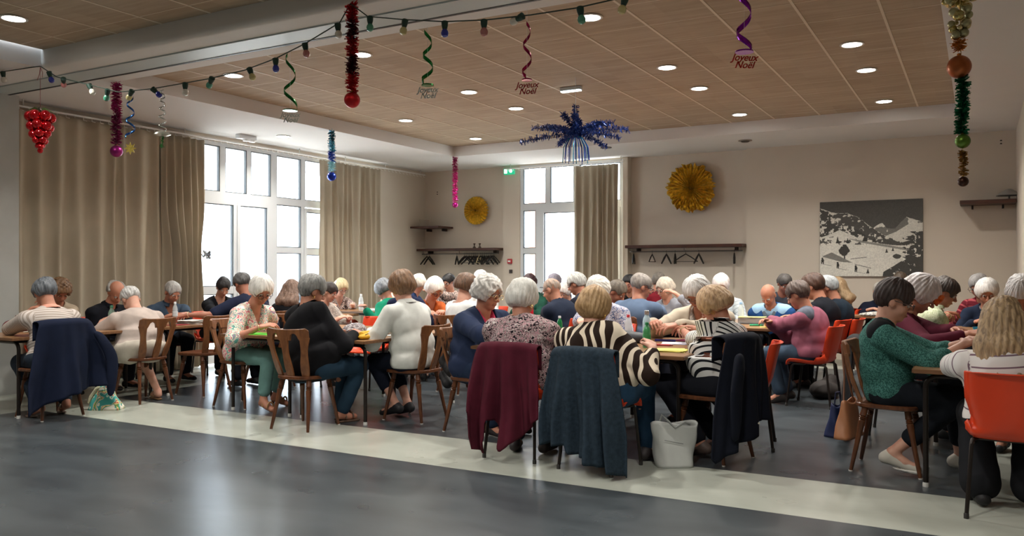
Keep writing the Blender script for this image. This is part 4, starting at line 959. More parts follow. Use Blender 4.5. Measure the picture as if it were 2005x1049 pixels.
def person(label, head, face, lean=.22, hs=1.0, pitch=28, turn=0, skin='a', hair=('short', '#cfcac4'), top=None, bottom=None,
           shoe='#2a2a2c', shoekind=0, hands=None, glasses=None, D=8, bw=1.0, chair=None, chair_off=(0, 0), legs=None, bust=0, extra=None, roll=0, seat_dz=0, res=None, curl=.7, bot_shift=0, neckdrop=-.012, coat=None, hip=None, cpose=None):
    global PEOPLE; PEOPLE += 1; sd = PEOPLE
    hres = (res or (.0065 if D < 7.3 else .008 if D < 9 else .0105 if D < 10.8 else .013))*RES
    fyaw = radians(face); f = v3(cos(fyaw), sin(fyaw), 0); l = v3(-sin(fyaw), cos(fyaw), 0); z = v3(0, 0, 1)
    Hc = v3(*head); base = Hc-f*lean if hip is None else v3(hip[0], hip[1], 0); base[2] = 0
    root = empty('person', tuple(base), 0, label, 'person'); off = base
    R = rotm(fyaw+radians(turn), radians(pitch), radians(roll)); hf, hl, hu = R
    s = hs
    L_ = lambda x, y, zz: Hc+(hf*x+hl*y+hu*zz)*s
    # ---- spine
    pel = base+v3(0, 0, .545+seat_dz); nb = Hc-f*(.035+.05*sin(radians(pitch)))*s-z*(.135+neckdrop)*s
    if pitch > 20: nb -= f*.02
    Sc = nb-z*.045-f*.02; up_ = nrm(Sc-pel); fw_ = nrm(np.cross(l, up_)); Rt = np.stack([fw_, l, up_])
    waist = pel+(Sc-pel)*.33-f*.025; chest = pel+(Sc-pel)*.70-f*.02
    T_ = lambda c, x, y, zz: c+fw_*x+l*y+up_*zz
    torso = lambda g, b=bw: [ell(pel, ((.125+g)*b, (.175+g)*b, .125+g), Rt), ell(waist, ((.118+g)*b, (.152+g)*b, .17), Rt), ell(chest, ((.108+g)*b, (.158+g)*b, .17+g), Rt),
              cone(T_(Sc, -.005, .115*bw, -.045), T_(Sc, -.005, -.115*bw, -.045), .062+g, .062+g), cone(nb, T_(Sc, -.01, .09, -.015), .050+g*.5, .045+g), cone(nb, T_(Sc, -.01, -.09, -.015), .050+g*.5, .045+g)] + \
              ([ell(T_(chest, .075*bw, .07, -.02+.0), (.065+g, .065+g, .07+g), Rt), ell(T_(chest, .075*bw, -.07, -.02), (.065+g, .065+g, .07+g), Rt)] if bust else []) + \
              ([ell(T_(waist, .045*bw, 0, -.02), (.12*bw+g, .15*bw+g, .14+g), Rt)] if bw > 1.05 else [])
    armsk = []; slv = []; slens = (top or {}).get('sleeve', 1.9); tg = (top or {}).get('g', .012); hd = []
    if hands is None: hands = ((.40, .12, .80), (.38, -.10, .80))
    wr_pts = []
    for sg, h_ in ((1, hands[0]), (-1, hands[1])):
        sh = T_(Sc, .015, sg*.165*bw, -.05)
        if h_ is None: h_ = (.36, .13*sg, .80)
        tgt = v3(*h_[1:4]) if h_[0] == 'w' else base+f*h_[0]+l*h_[1]+z*h_[2]
        pole = l*sg*.8-z*.75-f*.45
        if len(h_) > 4 and h_[0] == 'w': pole = l*sg*h_[4][1]+f*h_[4][0]+z*h_[4][2]
        el, wr = ik(sh, tgt, .285*s, .245*s, pole)
        armsk += [cone(sh, el, .050*bw**.5, .038), cone(el, el+(wr-el)*.35, .038, .037), cone(el+(wr-el)*.35, wr, .037, .0245)]
        dr = nrm(wr-el)*.8+v3(*[0, 0, -.12]); ix = -l*sg*.25; dr = nrm(dr+ix); upn = nrm(z+f*.1+l*sg*.35)
        if D < 11.5: hd += hand_prims(wr-dr*.004, dr, upn, -sg*(-1) if False else -sg, s*.98, curl)
        else: hd += [ell(wr+dr*.07, (.075, .035, .02), np.stack([dr, nrm(np.cross(upn, dr)), upn]))]
        wr_pts.append((wr, dr))
        if slens > 0:
            a1 = min(1, slens); e1 = sh+(el-sh)*a1; rr = min(tg, .012)+.5*max(0, tg-.012)+.005
            slv += [cone(sh, e1, .054*bw**.5+rr, (.046+rr) if slens <= 1 else .044+rr)]
            if slens > 1: e2 = el+(wr-el)*(slens-1); slv += [cone(el, e2, .044+rr, .031+rr)]
    lg = []; trs = []; shoes = []; bl = (bottom or {}).get('len', 1.9); bg_ = (bottom or {}).get('g', .012)
    for sg in (1, -1):
        hp = pel+l*sg*.09*bw-z*.015; kx, ky, ax, ay, az = .40, .115, .36, .12, .085
        if legs: kx, ky, ax, ay, az = legs[sg] if isinstance(legs, dict) else legs
        kn = base+f*kx+l*sg*ky+z*(.505+seat_dz); an = base+f*ax+l*sg*ay+z*az; kn2 = hp+nrm(kn-hp)*.40; kn = kn2*.6+kn*.4
        lg += [cone(hp, kn, .082*bw**.5, .056), cone(kn, kn+(an-kn)*.35-f*.012, .054, .052), cone(kn+(an-kn)*.35-f*.012, an, .052, .034)]
        toe = nrm(f+l*sg*.15); tl = -.25 if az > .1 else 0; heel = an-toe*.045-z*(az-.035 if az < .1 else .045); tip = an+toe*.15-z*(az-.03 if az < .1 else .09)
        lg += [cone(an, an+toe*.07-z*(an[2]*.5 if az < .1 else .05), .034, .03), cone(an-toe*.03-z*.03, tip*.9+an*.1+z*.005, .03, .026)]
        shoes.append((an, toe, heel, tip))
        trs += [cone(hp, kn, .088*bw**.5+bg_, .062+bg_)]
        if bl > 1: q = bl-1; e = kn+(an-kn)*q; trs += [cone(kn, e, .060+bg_, (.046+bg_*1.2)*(bottom or {}).get('flare', 1))]
        elif bl < 1: trs[-1] = cone(hp, hp+(kn-hp)*bl, .088*bw**.5+bg_, .066+bg_)
    # ---- head
    sk = ell(L_(-.012, 0, .030), (.093*s, .074*s, .086*s), R)
    P = [sk, ell(L_(.022, 0, -.036), (.062*s, .056*s, .074*s), R), ell(L_(.052, 0, -.088), (.028*s, .027*s, .022*s), R), ell(L_(.046, .030*1, -.034), (.03*s, .026*s, .03*s), R), ell(L_(.046, -.030, -.034), (.03*s, .026*s, .03*s), R)]
    for p in P: p.kk = .02
    fine = [cone(L_(.074, -.034, .020), L_(.074, .034, .020), .011*s, .011*s), cone(L_(.082, 0, .012), L_(.103, 0, -.026), .0075*s, .0125*s), ell(L_(.094, .011, -.030), (.011*s, .009*s, .008*s), R), ell(L_(.094, -.011, -.030), (.011*s, .009*s, .008*s), R),
            ell(L_(.080, 0, -.056), (.012*s, .024*s, .0065*s), R), ell(L_(.078, 0, -.066), (.012*s, .02*s, .007*s), R), ell(L_(-.010, .074, -.008), (.020*s, .010*s, .031*s), R), ell(L_(-.010, -.074, -.008), (.020*s, .010*s, .031*s), R)]
    for p in fine: p.kk = .006
    neck = [cone(L_(-.028, 0, -.03), nb+f*.0, .050*s, .054*s), cone(nb, Sc-z*.02, .055*s, .06*s)]
    inner = torso(-.022)
    U = union(inner+neck+P+armsk+lg+fine+hd, .022)
    sock = [L_(.092, .031, .001), L_(.092, -.031, .001)]
    def body(Pp):
        d = U(Pp)
        for c in sock: d = smax(d, -(np.sqrt(((Pp-c.astype(F))**2).sum(1))-.0165*s), .008)
        return d
    body.lo, body.hi = U.lo, U.hi
    skm = skinmat(skin); sdf_obj('body', body, hres, skm, root, off)
    # ---- face details
    tocam = v3(0, 0, 1.37)-Hc
    if nrm(tocam)@hf > -.45:
        for q in (1, -1):
            bm = bmesh.new(); sphere(bm, (0, 0, 0), .0125*s, 12, 8); e = obj('eye', bm, EYE, root); c = L_(.079, .031*q, .001)-off; e.location = tuple(c); e.rotation_euler = Matrix(np.stack([hf, hl, hu]).T.tolist()).to_euler()
            bm = bmesh.new(); tube(bm, [tuple(L_(.089, .016*q, .0165)-off), tuple(L_(.090, .032*q, .022)-off), tuple(L_(.078, .048*q, .017)-off)], [.003*s, .0032*s, .002*s], 6)
            obj('eyebrow', bm, plain(tuple(x*.6 for x in hexc(hair[1])), .8), root)
            bm = bmesh.new(); tube(bm, [tuple(L_(.0885, .020*q, -.0015)-off), tuple(L_(.0925, .032*q, -.001)-off), tuple(L_(.083, .044*q, -.0015)-off)], [.0025*s, .0045*s, .002*s], 6); obj('eyelid', bm, skm, root)
        bm = bmesh.new(); tube(bm, [tuple(L_(.080, -.021, -.0615)-off), tuple(L_(.0905, 0, -.0605)-off), tuple(L_(.080, .021, -.0615)-off)], [.0025*s, .0048*s, .0025*s], 6); obj('lips', bm, plain('#8e4a44' if bust else '#915648', .5), root)
    if glasses:
        bm = bmesh.new(); gm = plain(glasses, .3, .3 if glasses != '#c9b48a' else .9); gr = .0022*s
        for q in (1, -1):
            pts = [tuple(L_(.108-.012*abs(.033*q+.022*cos(a)*1)*10*.3, .033*q+.022*cos(a), -.002+.017*sin(a))-off) for a in np.linspace(0, 2*pi, 15)]; tube(bm, pts, gr, 5)
            tube(bm, [tuple(L_(.100, .055*q, .004)-off), tuple(L_(.085, .076*q, .006)-off), tuple(L_(-.005, .082*q, .004)-off)], gr*1.2, 5)
        tube(bm, [tuple(L_(.106, .011, .002)-off), tuple(L_(.106, -.011, .002)-off)], gr, 5); obj('glasses', bm, gm, root)
    # ---- hair
    make_hair(root, off, L_, R, s, hair, hres*.9, sd, nb, f, l, z)
    # ---- clothing
    if top:
        tt = torso(tg)+slv
        if top.get('long'): tt += [cone(T_(pel, -.02, .10, -.02), T_(pel, .05, .12, -top['long']), .10, .10), cone(T_(pel, -.02, -.10, -.02), T_(pel, .05, -.12, -top['long']), .10, .10)]
        tf = union(tt, .026); wk = wrinkle(sd, top.get('amp', .0085), top.get('f', 19)); hz = top.get('hem', .50)+seat_dz; nk = top.get('neck', .068)
        na = (nb-z*top.get('ndrop', .0)).astype(F); nd = nrm(Hc-nb).astype(F); vv = top.get('v', 0); slend = [(w_[0]) for w_ in wr_pts]
        fF, lF, zF, offF, fwF, upF, ScF = [q.astype(F) for q in (f, l, z, off, fw_, up_, Sc)]
        opn = top.get('open', 0)
        def tfn(Pp):
            d = tf(Pp)+wk(Pp)*-1
            q = Pp-na; t = np.clip(q@nd, -.01, .3); r_ = np.sqrt(((q-t[:, None]*nd)**2).sum(1)); d = smax(d, -(r_-nk*s), .006)
            if vv or opn:
                rel = Pp-ScF; lat = np.abs(rel@lF); dn = -(rel@upF)-.0; fr = rel@fwF
                wd = np.clip((vv-dn)*.42, -.1, .09) if vv else -1
                if opn: wd = np.maximum(wd, np.where(dn > -.12, opn*(.6+dn*.9), -1))
                cut = np.maximum(lat-wd, -(fr-.0)); cut = np.maximum(cut, -(dn+.1)); d = smax(d, -cut, .005)
            return smax(d, hz-(Pp@zF), .006)
        tfn.lo, tfn.hi = tf.lo, tf.hi
        segs = [(pel, Sc, 0)]+[(c.k['a'], c.k['b'], .9+i*.37) for i, c in enumerate(slv)]
        def band(Pp):
            best = np.full(len(Pp), 9, F); out = np.zeros(len(Pp), F)
            for i, (a, b, o) in enumerate(segs):
                a = np.asarray(a, F); b = np.asarray(b, F); d = b-a; L = math.sqrt(float(d@d)); t = ((Pp-a)@d)/L; tc = np.clip(t, -.1 if i == 0 else 0, L); q = Pp-a-(tc/L)[:, None]*d
                ds = np.sqrt((q*q).sum(1))-(.145 if i == 0 else .05); m = ds < best; best[m] = ds[m]; out[m] = (t+o)[m]
            return out
        sdf_obj(top.get('name', 'shirt'), tfn, hres*1.15, top['mat'], root, off, band)
        if top.get('yoke'):
            yf = union([cone(T_(Sc, -.005, .13*bw, -.03), T_(Sc, -.005, -.13*bw, -.03), .062+tg, .062+tg), cone(nb, T_(Sc, -.01, .09, -.015), .055, .05+tg), cone(nb, T_(Sc, -.01, -.09, -.015), .055, .05+tg)], .03)
            def yfn(Pp):
                d = yf(Pp)-.008; q = Pp-na; t = np.clip(q@nd, -.01, .3); r_ = np.sqrt(((q-t[:, None]*nd)**2).sum(1)); return smax(d, -(r_-nk*s), .006)
            yfn.lo, yfn.hi = yf.lo, yf.hi; sdf_obj('shoulder_yoke', yfn, hres*1.15, top['yoke'], root, off)
        if top.get('collar'):
            bm = bmesh.new(); n = 22; cc = nb-f*.004; rr_ = .058*s
            def cf(u, v):
                a = (u*1.75+.125)*pi; q = cc+(fw_*cos(a)+l*sin(a))*(rr_+.030*v)+nd*(.030-.040*v); return tuple(q-off)
            grid(bm, cf, n, 5); o = obj('collar', bm, top['collar'], root, sharp=False); solid(o, .004)
    if top and top.get('inner'):
        it = torso(max(.002, tg-.012)); itf = union(it, .026); im, iv = top['inner']
        def ifn(Pp):
            d = itf(Pp); q = Pp-na; t = np.clip(q@nd, -.01, .3); r_ = np.sqrt(((q-t[:, None]*nd)**2).sum(1)); d = smax(d, -(r_-(nk-.004)*s), .006)
            rel = Pp-ScF; lat = np.abs(rel@lF); dn = -(rel@upF); fr = rel@fwF; wd = np.clip((iv-dn)*.5, -.1, .07); cut = np.maximum(np.maximum(lat-wd, -fr), -(dn+.1)); d = smax(d, -cut, .005)
            return smax(d, hz+.02-(Pp@zF), .006)
        ifn.lo, ifn.hi = itf.lo, itf.hi; sdf_obj('undershirt', ifn, hres*1.3, im, root, off)
    if bottom:
        bt = union([ell(pel-z*.01, ((.128+bg_)*bw, (.18+bg_)*bw, .115), Rt)]+trs, .03); wk2 = wrinkle(sd+77, .005, 22)
        def bfn(Pp): return smax(bt(Pp)-wk2(Pp), (Pp@z.astype(F))-.66, .01)
        bfn.lo, bfn.hi = bt.lo, bt.hi; sdf_obj(bottom.get('name', 'trousers'), bfn, hres*1.2, bottom['mat'], root, off)
    for an, toe, heel, tip in shoes:
        lat = nrm(np.cross(z, toe)); zz = min(heel[2], tip[2])
        Rf = np.stack([toe, lat, v3(0, 0, 1)])
        if shoekind == 1:    # sandal: thick sole and straps
            pr_ = [cone(heel-z*.012+toe*.01, tip-z*.014, .030, .036)]; sf = union(pr_, .01); zc = zz-.01
            fn = lambda Pp, sf=sf, zc=zc: smax(sf(Pp), (Pp@z.astype(F))-zc, .006); fn.lo, fn.hi = sf.lo, sf.hi
            o = sdf_obj('sandal', fn, hres*1.1, plain(shoe, .7), root, off)
            bm = bmesh.new()
            for q in (.03, .105): 
                pts = [an+toe*q+lat*(.036*cos(a))+z*(-.055+.048*sin(a)) for a in np.linspace(0, pi, 8)]; tube(bm, [tuple(p-off) for p in pts], .009, 6)
            if o: obj('strap', bm, plain(shoe, .6), o)
            else: bm.free()
        else:
            sf = union([cone(heel+z*.008, tip, .036, .030), cone(an-z*.02-toe*.005, an+toe*.06-z*.045, .038, .030), cone(heel+z*.01, an-z*.015-toe*.02, .034, .037)], .02)
            zc = zz-.022
            fn = lambda Pp, sf=sf, zc=zc: smax(sf(Pp), zc-(Pp@z.astype(F)), .006); fn.lo, fn.hi = sf.lo, sf.hi
            sdf_obj('shoe', fn, hres*1.1, plain(shoe, .6), root, off)
            if shoekind == 2:
                sf2 = union([cone(heel-z*.010, tip-z*.010, .037, .034)], .02); fn2 = lambda Pp, sf=sf2, zc=zc: smax(smax(sf(Pp), zc-.010-(Pp@z.astype(F)), .004), (Pp@z.astype(F))-zc-.014, .004); fn2.lo, fn2.hi = sf2.lo, sf2.hi
                sdf_obj('shoe_sole', fn2, hres, plain('#e4e1da', .6), root, off)
    if extra:
        for e in extra: e(root, off, L_, wr_pts, T_, Sc, l, f)
    if chair:
        cp = base[:2]+np.array([f[0]*chair_off[0]-f[1]*chair_off[1], f[1]*chair_off[0]+f[0]*chair_off[1]])
        cx_, cy_, cr_ = cpose or (float(cp[0]), float(cp[1]), face)
        place_chair(chair, cx_, cy_, cr_, CH_LABEL(label, chair))
        if coat: drape(cx_, cy_, cr_, chair, **coat)
    return root
def CH_LABEL(lab, kind):
    k = 'wooden chair' if kind == 'w' else 'orange plastic chair'
    return k+' under the '+' '.join(lab.replace('person ', '').replace('with ', '').split()[:9])
def bracelet(side=0, c='#d9c9a0', r_=.031):
    def e(root, off, L_, wr, T_, Sc, l, f):
        w_, d = wr[side]; bm = bmesh.new(); a = nrm(np.cross(d, v3(0, 0, 1))); b_ = np.cross(d, a); c0 = w_-d*.02
        tube(bm, [tuple(c0+(a*cos(q)+b_*sin(q))*r_-off) for q in np.linspace(0, 2*pi, 14)], .0045, 6); obj('bracelet', bm, plain(c, .3, .6), root)
    return e
def earring(side=1, c='#d9b45a'):
    def e(root, off, L_, wr, T_, Sc, l, f):
        for q in (1, -1): bm = bmesh.new(); tube(bm, [tuple(L_(-.004, .079*q, -.036+.012*cos(a)-.012)-off+np.array([0.012*sin(a), 0, 0])) for a in np.linspace(0, 2*pi, 10)], .0025, 5); obj('earring', bm, plain(c, .25, .9), root)
    return e
EYE = None
def eyemat():
    m, nt, b = _new('eye'); tc = N(nt, 'ShaderNodeTexCoord'); sp = N(nt, 'ShaderNodeSeparateXYZ'); nt.links.new(tc.outputs['Generated'], sp.inputs[0])
    nt.links.new(ramp(nt, sp.outputs[0], [(0, hexc('#d9cfc6')), (.80, hexc('#4a3326')), (.95, hexc('#0e0b0a'))], True), b.inputs['Base Color']); b.inputs['Roughness'].default_value = .15; return m
EYE = eyemat()
_sk = {}
def skinmat(k):
    if k in _sk: return _sk[k]
    c = hexc(SKIN[k]); m, nt, b = _new('skin'); n = N(nt, 'ShaderNodeTexNoise'); n.inputs['Scale'].default_value = 14; n.inputs['Detail'].default_value = 4; nt.links.new(coords(nt), n.inputs['Vector'])
    nt.links.new(ramp(nt, n.outputs['Fac'], [(.3, (c[0]*.92, c[1]*.80, c[2]*.78)), (.55, c), (.8, tuple(min(1, x*1.08) for x in c))]), b.inputs['Base Color'])
    b.inputs['Roughness'].default_value = .55; b.inputs['Subsurface Weight'].default_value = 0.0; _sk[k] = m; return m
_hm = {}
def hairmat(c, c2=None):
    if (c, c2) in _hm: return _hm[(c, c2)]
    a = hexc(c); d = hexc(c2) if c2 else tuple(x*.62 for x in a); m, nt, b = _new('hair')
    n = N(nt, 'ShaderNodeTexNoise'); n.inputs['Scale'].default_value = 1; n.inputs['Detail'].default_value = 5; n.inputs['Distortion'].default_value = .8; nt.links.new(coords(nt, (55, 55, 11)), n.inputs['Vector'])
    nt.links.new(ramp(nt, n.outputs['Fac'], [(.32, d), (.6, a)]), b.inputs['Base Color']); b.inputs['Roughness'].default_value = .55; bumpn(nt, b, n.outputs['Fac'], .6, .006); _hm[(c, c2)] = m; return m
def make_hair(root, off, L_, R, s, hair, h, sd, nb, f, l, z):
    st, col = hair[0], hair[1]; opt = hair[2] if len(hair) > 2 else {}
    th = opt.get('th', .016 if st in ('short', 'crop') else .024); side = opt.get('side', -.01); nape = opt.get('nape', -.055); front = opt.get('front', .06); curly = opt.get('curly', 0)
    pr_ = [ell(L_(-.014, 0, .032), ((.093+th)*s, (.074+th)*s, (.086+th)*s), R)]
    if st in ('bob', 'puff'): pr_ += [ell(L_(-.035, 0, -.005), ((.085+th)*s, (.072+th)*s, .10*s), R)]
    if st == 'short': pr_ += [ell(L_(-.045, 0, -.01), (.062*s, .066*s, .072*s), R), ell(L_(-.055, 0, -.05), (.040*s, .055*s, .055*s), R)]
    if st == 'puff': pr_ += [ell(L_(-.02, 0, .055), (.085*s+th*.6, .072*s+th*.6, .075*s+th*.6), R)]
    if st == 'long':
        ln = opt.get('len', .34); dn = nrm(nb-z*.3-L_(0, 0, 0)-f*.12)
        for q in np.linspace(-1, 1, 9):
            a = L_(-.055-.03*(1-abs(q)), .065*q, .02); b_ = L_(-.07-.02*(1-abs(q)), .085*q, -.12); c = b_+v3(0, 0, -1)*ln+l*q*.05-f*(.05)*(1-abs(q))-f*.015
            pr_ += [cone(a, b_, .034*s, .040*s), cone(b_, (b_+c)/2+l*.015*sin(q*5)-f*.03, .040*s, .040*s), cone((b_+c)/2+l*.015*sin(q*5)-f*.03, c+z*.05*sin(q*9), .040*s, .014*s)]
    U = union(pr_, .035 if st == 'long' else .02); Rf = R.astype(F); c0 = L_(0, 0, 0).astype(F); rg = np.random.default_rng(sd+5); ph = rg.random(6)*6
    fx, fr = opt.get('fx', .0), front
    def fn(P):
        d = U(P); q = ((P-c0)@Rf.T)/s; x, y, zz = q[:, 0], q[:, 1], q[:, 2]
        az = np.arctan2(y, x+.01); el_ = np.sqrt(y*y+(x+.01)**2)
        if curly: n = .007*curly*(np.sin(x*130+2*np.sin(zz*80)+ph[0])*np.sin(y*120+ph[1])+np.sin(zz*110+x*60+ph[2])*.7)
        else: n = .9*(.0028*np.sin(az*26+zz*26*np.sin(ph[3]+az*2)+ph[0])+.0022*np.sin(az*11+zz*60+ph[1])+.002*np.sin(x*70+ph[4])*np.cos(y*60+ph[2]))+.0065*np.sin(x*24+ph[0])*np.sin(y*27+zz*19+ph[5])
        d = d+n+.22*np.clip(-.005-zz, 0, .09)*(0 if st == 'long' else 1)
        # face opening
        fa = ((x-.115)/.10)**2+(y/.078)**2+((zz+.055)/(.055+fr))**2; e = (np.sqrt(fa)-1)*.07
        d = smax(d, -e, .006)
        if st == 'bald': d = smax(d, zz-.045+.25*x, .006); d = smax(d, x-.015, .006)
        if st == 'thin': d = smax(d, -((x-.05)/.5+(zz-.1)/.3)-.02+0*x, .01) if False else smax(d, x-.055, .01)
        # around the ears and the nape
        if st != 'long':
            ear = ((x-.014)/.044)**2+((zz+.03)/(.05+max(0, -side*0)))**2; e2 = (np.sqrt(ear)-1)*.035
            if st in ('short', 'crop', 'bald', 'thin'): d = smax(d, -np.maximum(e2, .055-np.abs(y)), .005)
            lim = np.where(x > -.02, side-.035 if st in ('bob', 'puff') else -.035+side*0, nape) ; d = smax(d, lim-zz+.3*np.clip(-.0-x, -.05, .02), .018)
        return d
    fn.lo, fn.hi = U.lo-.01, U.hi+.01
    if st == 'none': return
    o = sdf_obj('hair', fn, h, hairmat(col, opt.get('c2')), root, off)
# ------------------------------------------------------------------ clothes prints and people
TSTR1 = stripes('#c9bfb8', '#a2968c', .026, .55); TSTR2 = stripes('#e4e4e2', '#1a1c22', .030, .66); TSTR3 = stripes('#dedad8', '#7a6470', .062, .86)
TRSTR = stripes('#c9523c', '#7c2a26', .03, .5); TGSTR = stripes('#b9c2c6', '#8d969c', .05, .8); TRED = stripes('#5c1420', '#a04a50', .07, .72)
TFLOW = blotch(['#d9a08a', '#e6dfd0', '#5f9a90', '#e6dfd0', '#c9707c', '#e9e2d4', '#7fae94', '#a07aa0'], 13, 1.2, warp=.10, detail=2, rng=(.30, .70))
TSP2 = blotch(['#d8cfc4', '#6d6a72', '#d8cfc4', '#a9a19a'], 40, 1.5)
TSPECK = blotch(['#141118', '#141118', '#d2abb0', '#16131a', '#e4dad6', '#141118', '#b98a94'], 30, 2.0, detail=2, rng=(.36, .64))
TSP3 = blotch(['#2a2426', '#dcc9bd', '#c49a94', '#e4d8cc', '#2a2426'], 26, 2, detail=2)
TSP4 = blotch(['#1c2430', '#4a5a6c', '#8a9098'], 30, 2)
TZEB = blotch(['#241812', '#2a1c14', '#dccfba'], 4.2, 13.0, 'waveX'); 
TBLUEF = blotch(['#3d4f7a', '#c9ccd6', '#8a94b4', '#d6d3d0', '#9a6a5c', '#5a6c94', '#c9ccd6'], 36, 1.8, detail=2)
TGREEN = blotch(['#28504b', '#34635d', '#3d6f68', '#4b7c74'], 120, .4, 'noise', detail=1)
TLEAF = blotch(['#b9bda0', '#8c9a74', '#cfd0b8', '#9aa584'], 20, 2, detail=2)
TNAVY = cloth(hexc('#26314c')); TPATCH = cloth(hexc('#5c606c'), .3)
def flower(root, off, L_, wr, T_, Sc, l, f):
    bm = bmesh.new(); r = random.Random(2)
    for k in range(26):
        c = L_(.088+r.uniform(-.01, .03), r.uniform(-.045, .03), .03+r.uniform(-.035, .035))-off; sphere(bm, tuple(c), r.uniform(.012, .022), 8, 6)
    obj('orange_hair_tuft', bm, plain('#d8651c', .6, 0, .3, 40), root)
def headband(root, off, L_, wr, T_, Sc, l, f):
    bm = bmesh.new(); tube(bm, [tuple(L_(.035-.03*abs(cos(a)), .106*cos(a), .03+.112*sin(a)*1.0)-off) for a in np.linspace(-.1, pi+.1, 16)], .011, 6); obj('headband', bm, plain('#121214', .7), root)
NAVYC = cloth(hexc('#131b30')); NAVYC2 = cloth(hexc('#101420')); BURG = cloth(hexc('#4b1524'), .15); DENIM = plain('#25323d', .9, 0, .22, 40, .35, .2)
person('person with grey hair in a cream and beige striped top at the far left', (-7.800, 4.743, 1.144), 174, D=8.0, hands=(('w', -7.86, 4.66, 1.0, (0, 0.8, -0.9)), None), hip=(-7.58,4.68), cpose=(-7.58,4.66,178), lean=.30, hs=1.12, pitch=30, turn=-12, bw=1.2, skin='b', hair=('short','#6d7278',{'th':.024,'c2':'#3c4147'}), top=dict(mat=TSTR1, sleeve=1.6, collar=cloth(hexc('#d99a86'))), bottom=dict(mat=cloth(hexc('#2b3440'))), shoe='#6a5a50', shoekind=1, legs=(.22,.13,-.02,.12,.12), chair='w', coat=dict(label='navy blue coat hanging over the wooden chair at the far left', mat=NAVYC, wt=.24, wb=.37, hem=((-1,.30),(-.6,.27),(.2,.22),(.7,.13),(1,.10)), folds=2.2, amp=.05, seed=3, sleeves=((-1,.16,.06),)))
person('person with curly brown hair and beige top facing the camera at the far left', (-8.780, 5.511, 1.134), -12, D=9.1, hands=(('w', -8.66, 5.35, 1.0, (0, 0.8, -0.9)), None), lean=.3, pitch=38, hs=1.05, skin='b', hair=('short','#7a5a3c',{'curly':1,'th':.03,'c2':'#4c3625'}), top=dict(mat=cloth(hexc('#a99a86')), sleeve=.6), bottom=dict(mat=cloth(hexc('#3a3a40'))), chair='o', bust=1)
person('balding person in a black polo shirt leaning over the table by the wide curtain', (-8.680, 6.121, 1.110), 8, D=9.6, hands=(None, ('w',-8.729,6.039,0.800)), lean=.30, pitch=42, turn=-25, hs=1.1, bw=1.3, skin='b', hair=('bald','#8f8a84',{'c2':'#6d6963'}), top=dict(mat=cloth(hexc('#12141c')), sleeve=.8, collar=cloth(hexc('#14161f'))), bottom=dict(mat=cloth(hexc('#23252b'))), chair='o')
person('person with short white hair in a taupe T-shirt and light shorts, back to camera', (-7.900, 5.739, 1.053), 172, D=8.9, hands=(('w',-8.218,5.625,0.820), None), hip=(-7.64,5.67), cpose=(-7.62,5.68,180), lean=.34, hs=1.12, pitch=46, bw=1.36, neckdrop=-.035, skin='c', hair=('crop','#c9c8c6',{'th':.012,'c2':'#9a9894','nape':-.04}), top=dict(mat=cloth(hexc('#b8aaa2')), sleeve=.9, hem=.47, g=.02, amp=.013, f=15), bottom=dict(mat=cloth(hexc('#c5bdb0')), len=.98, g=.03, name='shorts'), shoe='#8a6a4c', shoekind=1, legs={1:(.34,.20,.30,.2,.085),-1:(.30,.16,-.05,.16,.085)}, chair='w', chair_off=(.02,-.02))
person('person with short grey hair in a blue denim shirt writing by the curtain', (-8.720, 6.919, 1.090), -8, D=10.3, hands=(('w',-7.907,6.460,0.820), ('w',-8.443,6.641,0.820)), lean=.26, pitch=30, hs=1.1, bw=1.32, skin='b', hair=('crop','#b9b7b4',{'th':.012}), top=dict(mat=cloth(hexc('#39485a'),.2), sleeve=1.3, v=.13, collar=cloth(hexc('#3b4a5c'))), bottom=dict(mat=cloth(hexc('#16181f'))), chair='o')
person('person with cropped black hair in a black V-neck top before the window', (-8.660, 7.656, 1.141), -14, D=10.9, hands=(('w',-7.820,6.748,0.820), ('w',-8.132,7.214,0.820)), lean=.24, pitch=34, hs=1.02, turn=-12, skin='c', hair=('short','#221e20',{'th':.018,'c2':'#121012'}), top=dict(mat=cloth(hexc('#15161b')), sleeve=1.2, v=.14), bottom=dict(mat=cloth(hexc('#23252b'))), chair='o', bust=1)
person('person with cropped grey hair in a navy T-shirt reaching far over the table', (-7.660, 7.056, 1.199), 178, D=9.9, hands=(('w',-7.826,6.401,0.860), ('w',-7.984,6.815,0.800)), lean=.46, pitch=30, hs=1.08, turn=-10, bw=1.2, skin='d', hair=('crop','#5d5c5c',{'th':.014,'c2':'#3a3a3b'}), top=dict(mat=cloth(hexc('#1a2036')), sleeve=.85), bottom=dict(mat=cloth(hexc('#171a24'))), chair='w', extra=[bracelet(0)])
person('person with white hair and dark glasses in a pastel flowered blouse and green trousers', (-6.260, 6.018, 1.165), 2, D=8.3, hands=(('w',-6.995,6.981,0.820), ('w',-6.020,5.775,0.820)), lean=.24, pitch=34, turn=-28, hs=1.14, bw=1.18, skin='b', hair=('puff','#f1efea',{'th':.028,'c2':'#d5d2cb'}), glasses='#2a2026', top=dict(mat=TFLOW, sleeve=1.15, v=.19, hem=.45, g=.02), bottom=dict(mat=cloth(hexc('#6d9490')), len=1.78), shoe='#a98258', shoekind=1, legs={1:(.40,.13,.30,.14,.10),-1:(.46,.10,.42,.16,.10)}, chair='w', bust=1, extra=[bracelet(1)])
person('person with long brown hair in a black top, seen from behind at the windows', (-7.559, 7.780, 1.112), 104, D=10.5, lean=.15, pitch=22, turn=8, skin='b', hs=1.05, hair=('long','#8a6f60',{'len':.10,'th':.02,'c2':'#5c4538'}), top=dict(mat=cloth(hexc('#14151a')), sleeve=1.9), bottom=dict(mat=cloth(hexc('#1c1d22'))), chair='w', bust=1)
